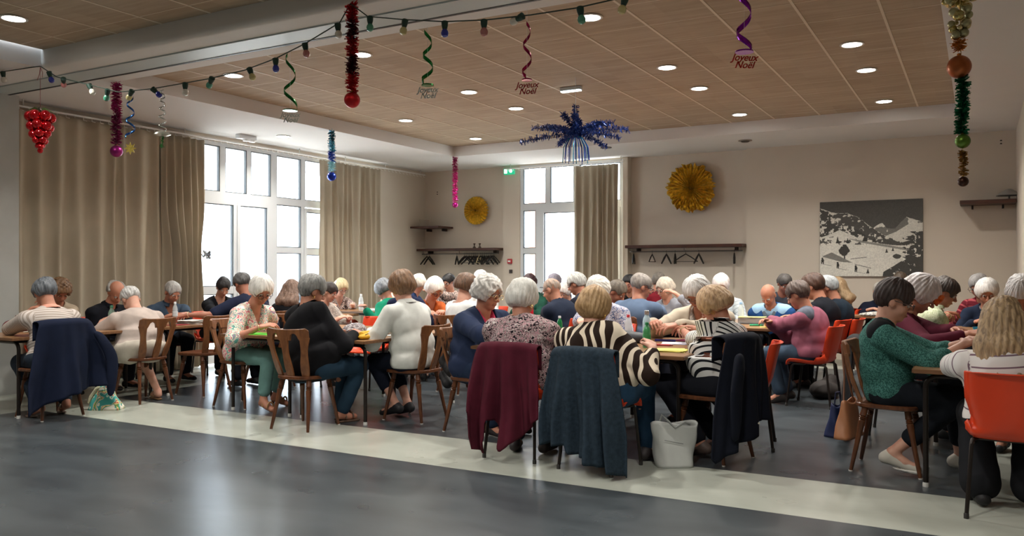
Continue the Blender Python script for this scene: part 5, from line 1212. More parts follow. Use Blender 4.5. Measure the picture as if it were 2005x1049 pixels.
person('person with short grey hair in a wide black poncho cardigan, back to camera', (-5.250, 5.660, 1.176), 80, D=7.5, hip=(-5.06,5.48), cpose=(-5.12,5.43,95), lean=.20, pitch=20, turn=-18, hs=1.14, bw=1.24, skin='b', hair=('short','#8f8f8c',{'th':.024,'c2':'#5e5f5e','nape':-.07}), top=dict(mat=cloth(hexc('#101014')), sleeve=1.7, hem=.40, g=.03, amp=.010, f=14), bottom=dict(mat=cloth(hexc('#22384a'))), shoe='#5a4434', shoekind=1, legs={1:(.46,.10,.36,.1,.09),-1:(.46,.10,.28,.02,.09)}, chair='w', chair_off=(-.03,.05), bust=1, extra=[earring()])
person('person with cream scarf half hidden behind the grey haired person in black', (-6.750, 7.564, 1.102), 10, D=9.9, lean=.2, pitch=25, hs=.95, skin='c', hair=('short','#3a3230'), top=dict(mat=TSP2, sleeve=1.5), bottom=dict(mat=cloth(hexc('#4a4440'))), chair='o', bust=1)
person('person with brown bobbed hair in a white knitted sweater, seen from behind', (-4.675, 6.220, 1.209), 172, D=7.7, hands=(('w', -4.93, 6.1, 0.8), ('w', -4.95, 6.36, 0.8)), hip=(-4.53,6.22), cpose=(-4.53,6.24,179), lean=.02, pitch=16, turn=-8, hs=1.12, bw=1.22, skin='c', hair=('puff','#8a6748',{'th':.03,'nape':-.085,'side':-.02,'c2':'#5f4531'}), top=dict(mat=cloth(hexc('#d6d8d3')), sleeve=1.85, hem=.48, g=.022, collar=cloth(hexc('#d6d8d3'))), bottom=dict(mat=cloth(hexc('#171c2b')), len=1.55), shoe='#1c1c20', legs={1:(.40,.12,.12,.12,.14),-1:(.38,.10,.14,.06,.12)}, chair='w', chair_off=(.0,.0), bust=1, extra=[earring()])
person('person with white curly hair, glasses, navy cardigan and pink top in profile', (-3.656, 6.080, 1.166), -14, D=7.1, hands=(('w',-3.465,6.141,0.820), ('w',-3.109,5.590,0.820)), hip=(-3.78,6.08), cpose=(-3.74,6.05,0), lean=.10, pitch=14, turn=8, hs=1.16, bw=1.32, skin='b', hair=('puff','#dedbd6',{'curly':.7,'th':.028,'c2':'#bcb8b2'}), glasses='#c9b48a', top=dict(name='cardigan', mat=TNAVY, sleeve=1.85, hem=.30, g=.03, v=.34, open=.08, inner=(cloth(hexc('#d4486a')),.12), amp=.011), bottom=dict(mat=cloth(hexc('#1f2c44')), g=.02), shoe='#2a2426', legs=(.40,.12,.34,.12,.09), chair='w', chair_off=(-.02,0), bust=1)
person('person with short white hair in a black, pink and white speckled blouse, seen from behind', (-3.030, 5.560, 1.145), 100, D=6.3, hip=(-2.93,5.43), cpose=(-2.95,5.41,91), lean=.16, pitch=18, turn=-18, hs=1.13, bw=1.32, skin='b', hair=('puff','#e3e2dc',{'th':.026,'nape':-.075,'c2':'#c6c5be'}), top=dict(mat=TSPECK, sleeve=1.6, hem=.46, g=.022, f=16, amp=.011), bottom=dict(mat=cloth(hexc('#1d2233'))), shoe='#3a3436', legs=(.38,.12,.10,.12,.09), chair='o', chair_off=(-.02,0), bust=1, extra=[earring()], coat=dict(label='burgundy coat hanging over the chair back with two pointed corners', mat=BURG, wt=.235, wb=.30, hem=((-1,.36),(-.75,.30),(-.4,.20),(-.05,.09),(.12,.16),(.22,.29),(.36,.30),(.40,.17),(.62,.04),(.82,.10),(.86,.36),(1,.37)), folds=3.2, amp=.06, seed=5))
person('person with blond bobbed hair in a brown and cream zebra print blouse', (-2.408, 5.500, 1.092), 92, D=6.0, hands=(None, ('w',-1.993,5.555,0.820)), hip=(-2.28,5.36), cpose=(-2.30,5.34,84), lean=.16, pitch=16, turn=-14, hs=1.12, bw=1.28, skin='c', hair=('puff','#c4a277',{'th':.028,'nape':-.09,'side':-.03,'c2':'#94734b'}), top=dict(mat=TZEB, sleeve=1.72, hem=.44, g=.022, f=16, amp=.011), bottom=dict(mat=cloth(hexc('#2c4a66'),.2)), shoe='#3a3436', legs={1:(.40,.13,.30,.14,.09),-1:(.46,.16,.34,.2,.09)}, chair='o', chair_off=(-.01,0), bust=1, extra=[earring()], coat=dict(label='dark blue denim jacket hanging over the orange chair back', mat=DENIM, wt=.235, wb=.31, hem=((-1,.04),(-.5,.07),(.0,.12),(.35,.13),(.4,.19),(1,.20)), folds=3.6, amp=.065, seed=9, dx=-.04))
person('person with white wavy hair in a blue flowered blouse, head bowed', (-3.297, 7.620, 1.158), 268, D=8.3, hands=(None, ('w',-3.004,6.298,0.840)), lean=.24, pitch=58, hs=1.14, bw=1.2, skin='c', hair=('puff','#e8e6df',{'th':.028,'c2':'#cac8c0'}), top=dict(mat=TBLUEF, sleeve=1.4, hem=.5, g=.02), bottom=dict(mat=cloth(hexc('#343844'))), chair='o', bust=1)
person('person with white hair in a beige cardigan over a patterned top, handling cards', (-2.243, 7.420, 1.157), 262, D=7.6, hands=(('w',-2.358,6.856,0.880), ('w',-2.523,7.033,0.900)), lean=.26, pitch=40, hs=1.14, bw=1.3, skin='b', hair=('puff','#dbd9d6',{'th':.03,'c2':'#b9b7b4'}), glasses='#7a6a66', top=dict(name='cardigan', mat=cloth(hexc('#beb2a0')), sleeve=1.85, hem=.45, g=.028, v=.30, inner=(TSP2,.12), amp=.011), bottom=dict(mat=cloth(hexc('#202228'))), shoe='#2a2a2c', chair='o', bust=1)
person('person with golden blond hair in a black and white striped T-shirt', (-1.820, 6.483, 1.081), 166, D=6.5, hands=(('w',-2.383,7.009,0.870), ('w',-2.508,7.235,0.880)), hip=(-1.64,6.03), cpose=(-1.70,6.02,163), lean=.20, pitch=30, turn=6, hs=1.13, bw=1.18, skin='b', hair=('puff','#c2a27c',{'th':.03,'nape':-.06,'side':.0,'c2':'#8d6f50'}), top=dict(mat=TSTR2, sleeve=.9, hem=.46, g=.02), bottom=dict(mat=cloth(hexc('#14161e'))), shoe='#5a4a44', legs=(.40,.12,.10,.12,.11), chair='w', bust=1, extra=[bracelet(0), earring()], coat=dict(label='long navy coat hanging over the chair of the striped T-shirt wearer', mat=NAVYC2, wt=.225, wb=.29, dx=.06, wl=1.35, hem=((-1,.31),(-.4,.29),(-.3,.22),(.3,.16),(.9,.08),(1,.12)), folds=2.5, amp=.035, seed=12, sleeves=((1,.20,.06),), btn=(-.385,.02,.30)))
person('person with dark brown hair and glasses in a green patterned blouse, in profile', (-0.503, 6.240, 1.155), 4, D=5.7, hands=(('w', -0.05, 6.28, 0.9), ('w', -0.08, 6.16, 0.89)), hip=(-.54,6.24), cpose=(-.54,6.25,-3), lean=.12, pitch=20, turn=2, hs=1.16, bw=1.08, skin='c', hair=('short','#3d2f2c',{'th':.022,'nape':-.065,'c2':'#241a19'}), glasses='#6a5a58', top=dict(mat=TGREEN, sleeve=1.35, hem=.47, g=.022, yoke=cloth(hexc('#16181c')), v=.1), bottom=dict(mat=cloth(hexc('#171b22')), len=1.7), shoe='#c9c4b8', shoekind=2, legs={1:(.44,.12,.44,.16,.10),-1:(.46,.10,.02,.12,.14)}, chair='w', chair_off=(-.02,0), bust=1)
person('person with white hair and an orange hair flower in a maroon sweater', (-0.420, 7.649, 1.161), 0, D=6.9, hands=(('w',-0.041,7.194,0.900), ('w',-0.075,7.184,0.880)), lean=.16, pitch=34, turn=2, hs=1.2, bw=1.2, skin='b', hair=('puff','#dcd6d6',{'th':.032,'c2':'#b7afb0'}), top=dict(mat=cloth(hexc('#561a2c')), sleeve=1.8, g=.02), bottom=dict(mat=cloth(hexc('#202228'))), chair='o', bust=1, extra=[flower])
person('person with long wavy blond hair in a white striped T-shirt, back to camera', (0.114, 5.500, 1.063), 96, D=4.7, hands=(('w',-0.206,6.468,0.800), ('w',0.327,6.387,0.800)), hip=(.15,5.46), cpose=(.15,5.43,88), lean=.12, pitch=12, hs=1.14, bw=1.18, skin='c', hair=('long','#b89b76',{'len':.36,'th':.02,'c2':'#77604a'}), top=dict(mat=TSTR3, sleeve=.9, hem=.45, g=.02), bottom=dict(mat=cloth(hexc('#1b1c20')), flare=1.5, g=.02), shoe='#17171a', legs=(.30,.14,.12,.13,.09), chair='o', chair_off=(.03,0), bust=1)
person('person with white hair at the right edge behind the long blond hair', (0.291, 7.500, 1.175), 266, D=6.4, lean=.2, pitch=44, hs=1.12, bw=1.1, skin='b', hair=('puff','#e6e3e2',{'th':.026}), top=dict(mat=cloth(hexc('#8a8f99')), sleeve=1.5), bottom=dict(mat=cloth(hexc('#2a2c33'))), chair='o', bust=1)
person('person with fair blond bob and glasses in a print blouse by the curtain', (-8.860, 10.203, 1.085), -22, D=13.2, hands=(('w',-8.106,9.700,0.820), ('w',-7.827,8.928,0.820)), lean=.2, pitch=30, hs=1.12, skin='c', hair=('bob','#e0cda4',{'th':.024,'c2':'#bda67c'}), glasses='#5a3a3a', top=dict(mat=TSP3, sleeve=1.1, v=.14), bottom=dict(mat=TRSTR), chair='o', bust=1)
person('person in a cream cardigan behind the grey haired person in green', (-8.000, 10.303, 1.101), 196, D=12.9, hands=(('w',-9.727,11.640,0.820), None), lean=.24, pitch=30, hs=.95, skin='b', hair=('short','#55483f'), top=dict(mat=cloth(hexc('#d8cbb4')), sleeve=1.8), bottom=dict(mat=cloth(hexc('#33353b'))), chair='o', bust=1)
person('person with wavy grey hair in an emerald green sweater leaning on the table', (-7.560, 9.629, 1.073), 178, D=12.1, hands=(('w',-7.486,9.123,0.820), None), lean=.24, pitch=34, hs=1.18, bw=1.15, skin='b', hair=('puff','#8b8f94',{'th':.03,'c2':'#5c6066'}), top=dict(mat=cloth(hexc('#0f7a5c')), sleeve=1.85, g=.02), bottom=dict(mat=cloth(hexc('#2a2420'))), chair='o', bust=1)
person('person in a navy jacket half hidden behind the white sweater', (-6.071, 8.200, 1.171), 110, D=10.1, lean=.1, pitch=20, hs=1., skin='c', hair=('crop','#b9b5b0'), top=dict(mat=cloth(hexc('#1c2440')), sleeve=1.8), bottom=dict(mat=cloth(hexc('#222'+'428'))), chair='o')
person('person with white hair beside the brown bobbed hair', (-6.920, 9.588, 1.161), 20, D=11.7, lean=.15, pitch=15, turn=160, hs=1.05, skin='c', hair=('puff','#ebe4d8'), top=dict(mat=cloth(hexc('#23345a')), sleeve=1.8), bottom=dict(mat=cloth(hexc('#2a2a30'))), chair='o')
person('person with white puffed hair and dark glasses in an orange and brown top', (-6.220, 8.993, 1.109), -16, D=10.9, hands=(('w',-5.916,8.746,0.840), ('w',-5.697,8.174,0.840)), lean=.2, pitch=32, turn=-10, hs=1.16, bw=1.1, skin='b', hair=('puff','#efece6',{'th':.03,'c2':'#cfccc5'}), glasses='#22202a', top=dict(mat=cloth(hexc('#a9501f'),.3), sleeve=1.2, v=.12), bottom=dict(mat=cloth(hexc('#2a2a30'))), chair='o', bust=1)
person('person with short black hair and glasses against the back wall at the left', (-7.176, 10.750, 1.173), 272, D=12.9, hands=(('w', -7.2, 10.3, 1.05), None), lean=.18, pitch=18, hs=1.05, skin='a', hair=('short','#1b1718'), glasses='#222222', top=dict(mat=TSP3, sleeve=1.3), bottom=dict(mat=cloth(hexc('#2a2a30'))), chair='o', bust=1)
person('person with brown hair in a white boat neck top and white skirt', (-5.057, 7.950, 1.174), 70, D=9.4, lean=.06, pitch=20, turn=-18, hs=1.13, bw=1.18, skin='c', hair=('puff','#6b4d38',{'th':.026,'nape':-.05,'c2':'#44301f'}), top=dict(mat=cloth(hexc('#dddfe0')), sleeve=1.2, neck=.10, ndrop=.02), bottom=dict(name='skirt', mat=cloth(hexc('#d5d2cc')), len=1.8, g=.05, flare=1.5), shoe='#e6e4e0', chair='w', bust=1)
person('person with white hair partly hidden behind the brown haired person in white', (-6.490, 10.600, 1.218), 262, D=12.4, lean=.18, pitch=30, hs=1.05, skin='b', hair=('puff','#ececea'), top=dict(mat=cloth(hexc('#e4e2dd')), sleeve=1.5), bottom=dict(mat=cloth(hexc('#2a2a30'))), chair='o', bust=1)
person('person with maroon dyed hair and green top in front of the back door', (-5.775, 10.800, 1.160), 255, D=12.2, lean=.15, pitch=40, turn=20, hs=1.05, skin='b', hair=('puff','#3a1c24'), top=dict(mat=cloth(hexc('#1f4a3c'),.3), sleeve=1.5), bottom=dict(mat=cloth(hexc('#2a2a30'))), chair='o', bust=1)
person('balding person with glasses in a dark navy jacket in profile facing left', (-4.460, 8.899, 1.126), 176, D=9.9, hands=(('w',-6.550,12.305,0.840), ('w',-6.005,11.198,0.840)), lean=.18, pitch=22, hs=1.16, bw=1.3, skin='b', hair=('thin','#8f867c',{'th':.004,'c2':'#b0866c'}), glasses='#1a1a1c', top=dict(mat=cloth(hexc('#1a2233')), sleeve=1.9, g=.03, collar=cloth(hexc('#1a2233'))), bottom=dict(mat=cloth(hexc('#1c1d24'))), chair='o')
person('person with thin grey lilac hair behind the balding person in navy', (-5.810, 11.700, 1.171), 258, D=13.0, lean=.18, pitch=42, hs=1.0, skin='b', hair=('puff','#a9a3b2'), top=dict(mat=cloth(hexc('#4a5064')), sleeve=1.5), bottom=dict(mat=cloth(hexc('#2a2a30'))), chair='o', bust=1)
person('person with silver hair in a dark navy suit jacket in profile, farther back', (-4.400, 9.464, 1.192), 182, D=10.4, lean=.16, pitch=22, hs=1.14, bw=1.25, skin='b', hair=('short','#bfbfba',{'c2':'#8f8f8b'}), top=dict(mat=cloth(hexc('#1b1f2c')), sleeve=1.9, g=.03), bottom=dict(mat=cloth(hexc('#1c1d24'))), chair='o')
person('person with pale fluffy hair seen between the two profile faces at the back door', (-5.151, 10.700, 1.051), 268, D=11.9, lean=.18, pitch=30, hs=1.0, skin='c', hair=('puff','#e4dcd8'), top=dict(mat=cloth(hexc('#5a5f78')), sleeve=1.5), bottom=dict(mat=cloth(hexc('#2a2a30'))), chair='o', bust=1)
person('person with dark grey hair looking down, right of the bowed white head', (-3.920, 9.631, 1.092), -6, D=10.3, lean=.12, pitch=34, hs=1.18, bw=1.1, skin='d', hair=('short','#6d6459',{'c2':'#453d35'}), top=dict(mat=cloth(hexc('#3a3f4a')), sleeve=1.6), bottom=dict(mat=cloth(hexc('#2a2a30'))), chair='o')
person('person with black hair and red glasses by the niche wall', (-4.409, 11.300, 1.165), 268, D=12.0, lean=.15, pitch=14, hs=1.05, skin='a', hair=('short','#141214'), glasses='#a02a34', top=dict(mat=cloth(hexc('#111216')), sleeve=1.6), bottom=dict(mat=cloth(hexc('#2a2a30'))), chair='o', bust=1)
person('person with cropped grey hair and glasses in a grey blue sweatshirt', (-3.221, 8.620, 1.181), 72, D=9.1, hands=(None, ('w',-3.812,11.640,0.840)), lean=.12, pitch=18, turn=-30, hs=1.18, bw=1.4, skin='b', hair=('crop','#8f8780',{'th':.010,'c2':'#6d6660'}), glasses='#2a2a30', top=dict(mat=cloth(hexc('#55657d')), sleeve=1.9, g=.025, amp=.011, f=16), bottom=dict(mat=cloth(hexc('#1c1f2a'))), chair='w')
person('person with brown grey hair and dark red sweater beside the back wall niche', (-4.015, 11.450, 1.188), 60, D=11.9, lean=.05, pitch=18, turn=40, hs=1.1, bw=1.3, skin='b', hair=('short','#6f675e'), top=dict(mat=cloth(hexc('#6d1420')), sleeve=1.9, g=.025), bottom=dict(mat=cloth(hexc('#2a2a30'))), chair='o')
person('person with pale hair and round glasses raising a fist to the chin', (-3.615, 10.550, 1.115), 250, D=11.0, hands=(('w',-3.401,10.323,1.070), ('w',-4.093,11.899,0.900)), lean=.2, pitch=18, turn=-15, hs=1.12, skin='c', hair=('puff','#cfc4b4'), glasses='#3a2f30', top=dict(mat=cloth(hexc('#8c8f97')), sleeve=1.6), bottom=dict(mat=cloth(hexc('#2a2a30'))), chair='o', bust=1)
person('person with white hair in a pale grey top right of the beige cardigan', (-2.889, 10.620, 1.162), 272, D=10.7, lean=.18, pitch=26, turn=14, hs=1.12, bw=1.15, skin='b', hair=('puff','#ece6e4',{'c2':'#cbc4c2'}), top=dict(mat=TGSTR, sleeve=1.8), bottom=dict(mat=cloth(hexc('#2a2a30'))), chair='o', bust=1)
person('bald person in a blue and light blue track jacket facing the camera', (-2.294, 10.600, 1.053), 262, D=10.4, hands=(('w',-2.599,11.268,0.840), ('w',-2.272,11.455,0.840)), lean=.26, pitch=40, hs=1.14, bw=1.3, skin='b', hair=('bald','#b9b3ae',{'th':.004}), top=dict(name='jacket', mat=cloth(hexc('#1d4478')), sleeve=1.9, g=.03, v=.2, inner=(cloth(hexc('#5f6b76')),.08), yoke=cloth(hexc('#9cc4e4'))), bottom=dict(mat=cloth(hexc('#22252e'))), chair='o')
person('person with dark grey hair just behind the track jacket', (-2.265, 11.450, 1.181), 300, D=11.1, lean=.15, pitch=30, hs=1.05, skin='d', hair=('short','#4a4542'), top=dict(mat=cloth(hexc('#3a3f4a')), sleeve=1.6), bottom=dict(mat=cloth(hexc('#2a2a30'))), chair='o')
person('person with short brown hair in a dusty rose jacket, in profile', (-1.620, 8.857, 1.110), 174, D=8.5, hands=(('w',-2.006,9.168,0.820), ('w',-1.891,8.835,0.820)), lean=.16, pitch=26, turn=-6, hs=1.14, bw=1.2, skin='b', hair=('short','#5c4a42',{'c2':'#3b2d27'}), top=dict(name='jacket', mat=cloth(hexc('#8d5263'),.18), sleeve=1.9, g=.026, yoke=TPATCH), bottom=dict(mat=cloth(hexc('#3a4a5c'))), shoe='#2a2624', shoekind=2, legs=(.42,.12,.30,.12,.10), chair='o', bust=1)
person('person with brown hair in a black sweater behind the rose jacket', (-1.660, 10.000, 1.173), 170, D=9.5, lean=.12, pitch=22, turn=-4, hs=1.2, bw=1.25, skin='b', hair=('short','#4f3426',{'th':.022,'c2':'#33211a'}), top=dict(mat=cloth(hexc('#12141c')), sleeve=1.9, g=.026), bottom=dict(mat=cloth(hexc('#1c1d24'))), chair='o')
person('person with silver hair in a dark petrol sweater behind the black sweater', (-1.540, 10.233, 1.158), 176, D=9.7, lean=.12, pitch=24, hs=1.14, bw=1.2, skin='b', hair=('short','#aeb2b4',{'c2':'#7b8082'}), top=dict(mat=cloth(hexc('#15222e')), sleeve=1.9, g=.024), bottom=dict(mat=cloth(hexc('#1c1d24'))), chair='o')
person('person with long blond hair, black headband and dark green T-shirt', (-1.780, 12.656, 1.109), 192, D=11.9, lean=.04, pitch=20, turn=-10, hs=1.14, skin='c', hair=('long','#b59a78',{'len':.08,'c2':'#8a7050'}), top=dict(mat=cloth(hexc('#1c2a28')), sleeve=.9), bottom=dict(mat=cloth(hexc('#1c1d24'))), chair='o', bust=1, extra=[headband])
person('person with thin grey hair in a navy cardigan below the mountain picture', (-1.227, 12.780, 1.055), 262, D=11.7, lean=.08, pitch=24, hs=1.1, bw=1.2, skin='c', hair=('thin','#b9b4ad',{'th':.006}), top=dict(mat=cloth(hexc('#151a2c')), sleeve=1.9), bottom=dict(mat=cloth(hexc('#2a2a30'))), chair='o')
person('person with dark blond hair just visible beside the white and orange hair', (-0.960, 12.720, 1.202), 262, D=11.6, lean=.05, pitch=24, hs=1.05, skin='c', hair=('short','#57483a'), top=dict(mat=cloth(hexc('#39404c')), sleeve=1.9), bottom=dict(mat=cloth(hexc('#2a2a30'))), chair='o')
person('person with dark brown hair in a pale green leaf print shirt', (-0.293, 9.200, 1.141), 4, D=8.2, hands=(('w',-0.027,11.404,0.920), ('w',-0.062,10.911,0.880)), lean=.12, pitch=26, turn=-4, hs=1.14, bw=1.1, skin='d', hair=('short','#33261f',{'th':.026,'c2':'#1e1612'}), top=dict(mat=TLEAF, sleeve=.95, collar=TLEAF, g=.02), bottom=dict(mat=cloth(hexc('#2a2a30'))), chair='o', extra=[bracelet(1)])
person('person with grey hair and glasses in a dark red striped sweater', (-0.005, 11.300, 1.173), 240, D=9.9, hands=(('w',-0.210,15.345,0.860), None), lean=.2, pitch=28, turn=10, hs=1.14, bw=1.15, skin='b', hair=('short','#9a9694'), glasses='#5a4a46', top=dict(mat=TRED, sleeve=1.9), bottom=dict(mat=cloth(hexc('#2a2a30'))), chair='o')
person('person with white hair in a navy cardigan and patterned scarf near the right wall', (0.073, 10.420, 1.117), 262, D=9.0, lean=.22, pitch=26, turn=14, hs=1.14, bw=1.15, skin='b', hair=('puff','#e4e0dc',{'c2':'#c2beba'}), top=dict(mat=cloth(hexc('#1a2438')), sleeve=1.9, v=.16, inner=(TSP4,.06)), bottom=dict(mat=cloth(hexc('#2a2a30'))), chair='o', bust=1)
# ------------------------------------------------------------------ empty chairs
place_chair('w', -7.50, 6.36, 182, 'empty wooden chair side-on at the left row, between the taupe T-shirt and the navy T-shirt')
place_chair('o', -6.22, 7.62, 270, 'empty orange chair behind the table with the yellow pencil case')
place_chair('o', -1.60, 6.57, 190, 'empty orange chair seen edge-on right of the navy coat')
# ------------------------------------------------------------------ things on the tables
T0 = .7505
def lath(name, prof, mat, t, n=18, z=0):
    bm = bmesh.new(); lathe(bm, prof, n, (0, 0, z)); return obj(name, bm, mat, t)
BG = {}
def tintglass(c, a=.75):
    if c in BG: return BG[c]
    m, nt, b = _new('clear_plastic'); b.inputs['Base Color'].default_value = rgb(hexc(c)); b.inputs['Roughness'].default_value = .12; b.inputs['Alpha'].default_value = a
    BG[c] = m; return m
def bottle(x, y, z, lab, col, capc, h=.22, r_=.032, a=.6, band=None):
    t = empty('bottle', (x, y, z), 0, lab, 'bottle'); k = h/.22
    pr_ = [(0, .001), (r_*.9, 0), (r_, .008*k), (r_, .05*k), (r_*.93, .06*k), (r_, .07*k), (r_, .12*k), (r_*.94, .128*k), (r_, .14*k), (r_*.75, .17*k), (r_*.42, .19*k), (r_*.40, .20*k)]
    lath('bottle_body', pr_, tintglass(col, a), t); lath('cap', [(r_*.46, .198*k), (r_*.47, .218*k), (r_*.4, .222*k), (0, .222*k)], plain(capc, .4), t)
    if band: lath('paper_band', [(r_*1.02, .07*k), (r_*1.02, .12*k)], plain(band, .6), t)
    return t
bottle(-8.05, 5.62, T0, 'pale green plastic water bottle between the striped top and the taupe T-shirt', '#a9c9b8', '#3f7f62', .24, .036, .45, '#dfe6e4')
bottle(-8.30, 6.62, T0, 'clear plastic bottle in front of the blue denim shirt', '#d7dde0', '#e9ecee', .24, .03, .5, '#c9d2d8')
bottle(-8.22, 9.92, T0, 'clear ribbed plastic bottle on the far table by the right curtain', '#e4e9ec', '#eef0f2', .25, .036, .55, '#dfe6ea')
bottle(-3.40, 6.95, T0, 'small green soda bottle behind the speckled blouse', '#1f7a45', '#c9cdd0', .19, .028, .85)
bottle(-2.78, 7.10, T0, 'clear bottle with red cap beside the zebra blouse', '#d9dee2', '#c2303a', .21, .033, .45)
bottle(-2.31, 6.30, T0, 'green plastic bottle in front of the blue insulated flask', '#3f9a60', '#1f7a4a', .20, .032, .75, '#2f8a55')
bottle(-2.42, 9.75, T0, 'clear plastic bottle in front of the bald person', '#c9d4de', '#8fb2d6', .24, .036, .45)
bottle(-4.95, 9.3, T0, 'red capped bottle near the back door people', '#c2283a', '#e0e0e0', .20, .03, .8)
t = empty('insulated_flask', (-2.56, 6.98, T0), 0, 'pale blue insulated flask with steel cap standing on the centre table', 'flask')
lath('flask_body', [(0, 0), (.034, 0), (.036, .006), (.036, .16), (.030, .19), (.019, .215), (.018, .225)], plain('#a9c3cf', .4, .1), t, 24); lath('cap', [(.020, .225), (.021, .258), (.017, .262), (0, .262)], plain('#b9bcbd', .25, .9), t)
t = empty('insulated_flask', (-2.74, 10.18, T0), 0, 'black thermos flask left of the bald person', 'flask')
lath('flask_body', [(0, 0), (.034, 0), (.036, .006), (.036, .19), (.028, .205)], plain('#15161a', .4), t, 20); lath('cap', [(.028, .205), (.028, .25), (.024, .254), (0, .254)], plain('#3a3b40', .35, .4), t)
def card(x, y, w_, d_, rz, col, lab, th=.003, z=T0, cat='card', name='game_card', grp=None, n=0):
    bm = bmesh.new(); box(bm, -w_/2, w_/2, -d_/2, d_/2, 0, th)
    if n: 
        r = random.Random(int(abs(x*100))); 
        for i in range(n): bmesh.ops.rotate(bm, verts=box_v(bm, w_, d_, th*(i+1)), cent=(0, 0, 0), matrix=Matrix.Rotation(r.uniform(-.3, .3), 3, 'Z'))
    o = obj(name, bm, plain(col, .7), smooth=False); o.location = (x, y, z); o.rotation_euler = (0, 0, rz); return tag(o, lab, cat, grp)
def box_v(bm, w_, d_, z0):
    fs = box(bm, -w_/2, w_/2, -d_/2, d_/2, z0+.0004, z0+.003); return list({v for f in fs for v in f.verts})
card(-8.25, 4.95, .16, .22, .3, '#d8d2c2', 'pale game cards under the arm of the striped top wearer', n=2)
card(-8.12, 5.95, .22, .30, .1, '#dcdcd8', 'white game cards in front of the black polo shirt', n=3)
card(-7.95, 6.55, .20, .28, .2, '#e4e2dc', 'stack of white cards with red edge right of the denim shirt', .006, n=6)
card(-7.86, 6.30, .16, .22, -.1, '#9a2c34', 'dark red cards near the edge of the left row table', n=1)
card(-8.30, 7.15, .22, .18, .4, '#dfe4e6', 'white cards by the black V-neck top')
card(-8.40, 6.35, .20, .26, .0, '#c9ced4', 'pale blue cards under the hand of the denim shirt wearer', n=1)
card(-6.02, 5.80, .26, .20, .15, '#5fd23c', 'bright green card in front of the pastel flowered blouse', n=1)
card(-5.62, 5.95, .22, .28, .2, '#e8e8e4', 'white paper beside the bright green card')
card(-5.0, 6.0, .24, .30, .1, '#dcdcd6', 'white papers behind the yellow pencil case', n=2)
card(-4.78, 6.35, .20, .26, 0, '#dddcd6', 'white papers at the elbow of the white sweater wearer', n=1)
card(-8.0, 10.02, .30, .22, .1, '#e4e8ea', 'white papers at the near edge of the far left table', n=3)
card(-8.35, 10.3, .26, .20, .4, '#cfd6dc', 'pale papers in front of the blond bob wearer', n=2)
card(-2.06, 6.12, .24, .21, .25, '#e2da70', 'yellow game cards on the near right corner of the centre table', n=3)
card(-2.62, 6.25, .22, .26, .1, '#e4e2dc', 'white paper in front of the zebra blouse')
card(-3.3, 6.2, .22, .26, -.1, '#e4e2dc', 'white paper in front of the speckled blouse')
card(-2.2, 6.75, .26, .2, .2, '#cfd0e2', 'pale card under the folded blue fan', n=1)
card(-2.28, 9.70, .30, .22, .1, '#e0d27c', 'yellow lid on the clear box in front of the bald person', z=T0+.075)
card(-2.0, 9.18, .14, .10, .5, '#d9cf6a', 'small yellow card under the rose jacket hands')
card(-.24, 6.28, .30, .22, .1, '#ddd08a', 'yellow game cards in front of the green blouse', n=2)
card(-.02, 6.75, .26, .2, .3, '#e2dcc0', 'cream cards near the maroon sleeve', n=1)
card(.02, 9.35, .30, .22, .1, '#e2d98c', 'yellow cards at the near edge of the back right table', n=1)
card(-5.4, 9.1, .26, .2, .1, '#d98a3a', 'orange papers on the table behind the pink top profile', n=1)
t = empty('storage_box', (-2.28, 9.70, T0), 0, 'clear plastic box of counters in front of the bald person', 'box')
bm = bmesh.new(); box(bm, -.14, .14, -.10, .10, 0, .074, bev=.006); obj('box_body', bm, tintglass('#a8aaac', .6), t)
bm = bmesh.new(); box(bm, -.145, .145, -.105, .105, -.0, .008); obj('rim', bm, plain('#3a3c42', .5), t)
# fabric things through the distance field
def soft(name, prims, mat, lab, cat, k=.03, h=.008, cut=None, wr=.004, wf=30, parent=None, sd=1):
    U = union(prims, k); w_ = wrinkle(sd, wr, wf)
    def fn(P):
        d = U(P)-w_(P)
        return smax(d, (cut if cut is not None else -9)-P[:, 2], .006)
    fn.lo, fn.hi = U.lo-.01, U.hi+.01; o = sdf_obj(name, fn, h, mat, parent, (0, 0, 0))
    if lab: tag(o, lab, cat)
    return o
def at(o, x, y, z, rz=0): o.location = (x, y, z); o.rotation_euler = (0, 0, rz); return o
t = empty('handbag', (-8.45, 4.88, T0), 0, 'dark red handbag lying on the left table', 'bag')
o = soft('bag_body', [ell((0, 0, .05), (.10, .15, .07)), ell((0, .04, .09), (.07, .10, .05)), ell((0, -.08, .05), (.08, .08, .06))], plain('#6e1830', .6, 0, .1, 12), None, None, cut=0.0, parent=t)
bm = bmesh.new(); tube(bm, [(.03, -.10, .10), (.04, -.06, .16), (.04, .05, .16), (.03, .10, .11)], .008, 6); obj('handle', bm, plain('#5a1226', .5), t)
o = at(soft('fur_hat', [ell((0, 0, .055), (.10, .13, .075)), ell((.02, .05, .05), (.07, .07, .06))], blotch(['#6e6568', '#a8a2a4', '#8a8286', '#c2bcbc'], 30, 2), 'fluffy grey and pink fur hat lying on the table beside the black poncho', 'hat', cut=0, wr=.010, wf=70), -5.03, 5.98, T0, .3)
t = empty('pencil_case', (-4.82, 5.90, T0), .35, 'yellow folded pencil case on the corner of the middle table', 'pencil case')
o = soft('case_body', [ell((0, -.05, .022), (.055, .10, .026)), ell((0, .05, .022), (.055, .09, .026)), cone((-.02, -.10, .05), (.0, .12, .05), .018, .016)], plain('#d9a51c', .7, 0, .06, 30), None, None, cut=0, k=.012, h=.005, parent=t, wf=60)
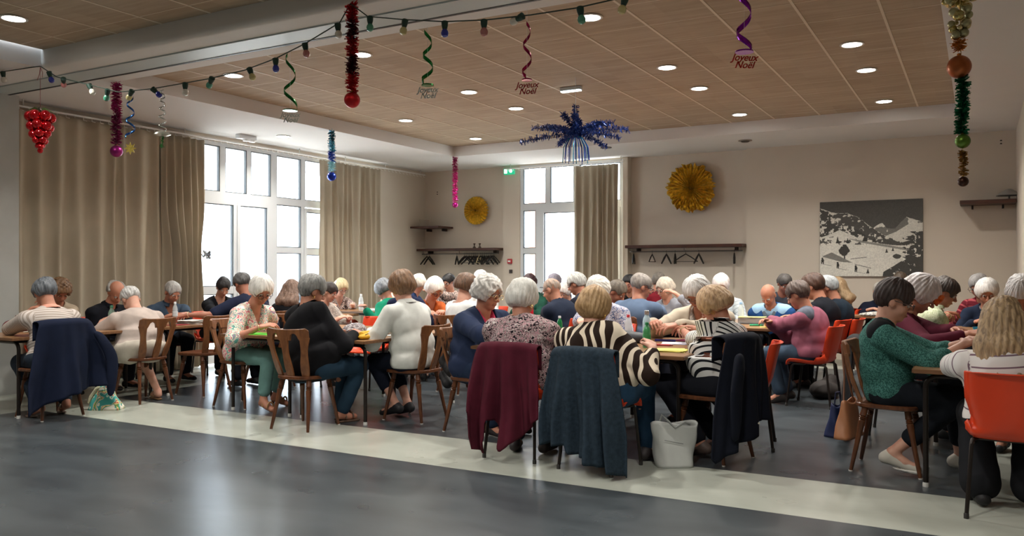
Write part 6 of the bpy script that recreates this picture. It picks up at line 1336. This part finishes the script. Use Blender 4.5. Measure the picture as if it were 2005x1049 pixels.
bm = bmesh.new(); tube(bm, [(.03, -.13, .045), (.03, .0, .052), (.03, .13, .045)], .003, 5); obj('zip', bm, plain('#6d4f12', .4), t)
at(soft('soft_pouch', [ell((0, 0, .04), (.09, .15, .05)), ell((0, -.05, .05), (.07, .08, .045))], plain('#33363c', .6, 0, .1, 20), 'dark grey pouch beside the green bottle', 'pouch', cut=0), -2.58, 6.66, T0, -1.0)
t = empty('hand_fan', (-2.33, 6.93, T0), .15, 'folded blue and purple paper fan on the centre table', 'fan')
bm = bmesh.new(); box(bm, -.13, .05, -.016, .016, 0, .018, bev=.003); obj('fan_ribs', bm, plain('#2b2a78', .5), t)
bm = bmesh.new()
for i in range(7): a = -.35+i*.11; box_ = [(0.05, 0), (.13, .0)]; tube(bm, [(.04, 0, .012), (.15, .10*a, .014+.004*(i % 2))], [.006, .010], 5)
obj('fan_tip', bm, plain('#7c1e4e', .6), t)
t = empty('marker_pen', (-2.24, 6.50, T0), 0, 'red marker pen between the yellow cards and the fan', 'pen'); bm = bmesh.new(); tube(bm, [(-.06, 0, .008), (.05, .01, .008)], .008, 8); obj('pen_body', bm, plain('#b3202a', .4), t); bm = bmesh.new(); tube(bm, [(.05, .01, .008), (.075, .012, .008)], [.008, .005], 8); obj('pen_cap', bm, plain('#7a1219', .4), t)
t = empty('marker_pen', (-2.14, 9.30, T0), .3, 'green marker lying near the clear box', 'pen'); bm = bmesh.new(); tube(bm, [(-.07, 0, .010), (.05, .0, .010)], .010, 8); obj('pen_body', bm, plain('#1fa06a', .4), t); bm = bmesh.new(); tube(bm, [(.05, 0, .010), (.075, 0, .010)], [.010, .006], 8); obj('pen_cap', bm, plain('#126a48', .4), t)
t = empty('smartphone', (-.31, 6.02, T0), .1, 'pink smartphone on the near corner of the right table', 'phone'); bm = bmesh.new(); box(bm, -.08, .08, -.04, .04, 0, .010, bev=.003); obj('phone_case', bm, plain('#c2304e', .4), t); bm = bmesh.new(); box(bm, -.072, .072, -.034, .034, .010, .0115); obj('screen', bm, plain('#3a1c28', .15), t)
bm = bmesh.new(); lathe(bm, [(0, 0), (.045, 0), (.05, .05), (.058, .07), (.052, .07), (.044, .02), (0, .02)], 18); tag(at(obj('bowl', bm, plain('#2f9ac0', .4)), .0, 9.12, T0), 'turquoise plastic cup on the back right table', 'cup')
bm = bmesh.new(); lathe(bm, [(0, 0), (.05, .005), (.06, .03), (.04, .05), (0, .055)], 14); tag(at(obj('purse', bm, plain('#b45ad0', .6)), -5.65, 9.75, T0), 'small lilac purse on the table behind the pink top profile', 'purse')
at(soft('folded_cloth', [ell((0, 0, .02), (.16, .09, .025)), ell((.06, .02, .03), (.09, .07, .022))], blotch(['#d9d6d0', '#5a5450', '#e4e2dd', '#8a847e'], 22, 1.5), 'grey and white patterned cloth on the table under the mountain picture', 'cloth', cut=0), -1.25, 12.05, T0, .2)
# ------------------------------------------------------------------ bags on the floor and on chairs
bagfl = blotch(['#4aa39c', '#e2dfc8', '#5fb0a6', '#c9584e', '#e8d9a0', '#6f9a52', '#4aa39c', '#e9e4d4'], 8, 1.2, warp=.15)
t = empty('shopping_bag', (-7.50, 5.18, 0), .5, 'teal shopping bag with flower print on the floor beside the navy coat', 'bag')
def shell(name, w0, w1, d0, d1, h, mat, t, dents=.0, open_=False, seed=0):
    r = random.Random(seed); bm = bmesh.new(); ph = r.uniform(0, 6)
    def fn(u, v):
        a = 2*pi*u; wd = w0+(w1-w0)*v; dp = d0+(d1-d0)*v; e = .45+.35*v
        x = wd*math.copysign(abs(cos(a))**e, cos(a)); y = dp*math.copysign(abs(sin(a))**e, sin(a))
        k = 1+dents*sin(3*a+ph+4*v)*sin(pi*min(1, v*1.2)); zz = h*v+(.06*h*cos(2*a+ph)*v*v if dents else 0)
        return (x*k, y*k+dents*.4*sin(5*v+ph)*dp, zz)
    V = grid(bm, fn, 49, 16); bmesh.ops.remove_doubles(bm, verts=bm.verts[:], dist=.0005)
    lo = [v for v in bm.verts if v.co.z < .0005]
    bmesh.ops.contextual_create(bm, geom=[e for e in bm.edges if len(e.link_faces) == 1 and e.verts[0].co.z < .001 and e.verts[1].co.z < .001])
    o = obj(name, bm, mat, t, sharp=False); solid(o, .005); return o
shell('bag_body', .16, .05, .10, .02, .24, bagfl, t, .12, seed=3)
bm = bmesh.new(); tube(bm, [(-.03, 0, .22), (-.10, .01, .20), (-.15, 0, .12), (-.17, -.02, .06)], [.012, .02, .022, .012], 8); obj('handle', bm, plain('#c9c6a8', .7, 0, .3, 30), t)
t = empty('tote_bag', (-1.86, 5.62, 0), .55, 'light grey leather tote bag standing on the pale floor strip', 'bag')
shell('bag_body', .125, .165, .075, .02, .30, plain('#b9bcb9', .5, 0, .05, 12, .2), t, .09, seed=6)
bm = bmesh.new(); tube(bm, [(-.11, 0, .29), (-.09, -.02, .36), (-.06, -.02, .33), (.0, -.03, .27), (.07, -.02, .31), (.11, 0, .29)], .008, 6); obj('handle', bm, plain('#9a9d9b', .5), t)
bm = bmesh.new(); tube(bm, [(-.08, -.058, .19), (.05, -.060, .165)], .002, 6); obj('zip', bm, plain('#55585a', .4, .5), t)
t = empty('handbag', (-.80, 6.26, 0), 1.35, 'tan leather shoulder bag hanging from the chair of the green blouse wearer', 'bag')
o = shell('bag_body', .17, .11, .06, .025, .25, plain('#a8714e', .5, 0, .08, 14), t, .07, seed=2); o.location = (0, 0, .20)
bm = bmesh.new(); tube(bm, [(-.10, 0, .43), (-.03, .02, .62), (.0, .05, .84), (.03, .02, .62), (.10, 0, .43)], .007, 6); obj('strap', bm, plain('#6e4630', .5), t)
t = empty('handbag', (-7.28, 6.62, 0), .2, 'black and cream patterned shoulder bag hanging behind the empty wooden chair', 'bag')
o = soft('bag_body', [ell((0, 0, .56), (.05, .12, .15)), ell((0, 0, .46), (.05, .13, .08))], blotch(['#1d1c20', '#b9b09c', '#2a292c', '#8a8270'], 14, 2.5), None, None, parent=t, sd=7)
bm = bmesh.new(); tube(bm, [(0, -.09, .68), (-.02, -.03, .84), (-.02, .03, .84), (0, .09, .68)], .006, 6); obj('strap', bm, plain('#1d1c20', .5), t)
t = empty('handbag', (-4.12, 6.16, 0), .9, 'black bag with pointed corner hanging between the white sweater and the navy cardigan', 'bag')
o = soft('bag_body', [cone((0, -.12, .48), (0, .10, .55), .05, .05), cone((0, .0, .36), (0, .12, .42), .045, .045), cone((0, -.02, .60), (0, .04, .62), .03, .03)], plain('#101014', .7), None, None, k=.05, parent=t, sd=8)
bm = bmesh.new(); tube(bm, [(0, -.05, .62), (.0, 0, .80), (0, .05, .62)], .006, 6); obj('strap', bm, plain('#101014', .5), t)
at(soft('backpack', [ell((0, 0, .08), (.15, .24, .10)), ell((.05, .10, .14), (.09, .10, .10)), ell((0, -.12, .11), (.10, .10, .08))], plain('#1e1714', .8, 0, .2, 10), 'dark brown bag on the floor under the orange chairs of the rose jacket', 'bag', cut=0), -1.45, 9.45, 0)
t = empty('backpack', (-1.02, 7.3, 0), 1.2, 'navy blue bag on the floor left of the tan shoulder bag', 'bag')
shell('bag_body', .12, .07, .07, .03, .26, plain('#1d2a55', .6, 0, .1, 10), t, .09, seed=8)
bm = bmesh.new(); tube(bm, [(-.05, 0, .25), (-.03, 0, .36), (.03, 0, .36), (.05, 0, .25)], .006, 6); obj('handle', bm, plain('#161f40', .6), t)
# dark coat hanging behind the green blouse and other coats
drape(-.62, 6.78+.35, 4, 'o', 'black coat hanging over the chair of the maroon sweater', plain('#15161a', .9), .2, .26, ((-1, .10), (0, .06), (1, .12)), 2.5, .03, 21)
# white scroll of the plant stand by the back door
t = empty('plant_stand', (-6.55, 12.75, 0), .5, 'white curled metal stand in front of the back door', 'stand')
bm = bmesh.new(); P_ = [(.0, 0, 0), (0, 0, .95)]
for k in range(1, 22): a = pi-k*.40; rr_ = .16*(1-k/30); P_.append((.16+rr_*cos(a), 0, 1.0+rr_*sin(a)))
tube(bm, P_, .012, 8); obj('scroll', bm, plain('#e8eaea', .4), t)
bm = bmesh.new(); lathe(bm, [(.16, 0), (.16, .015), (.02, .03)], 18); obj('base', bm, plain('#dcdedd', .5), t)
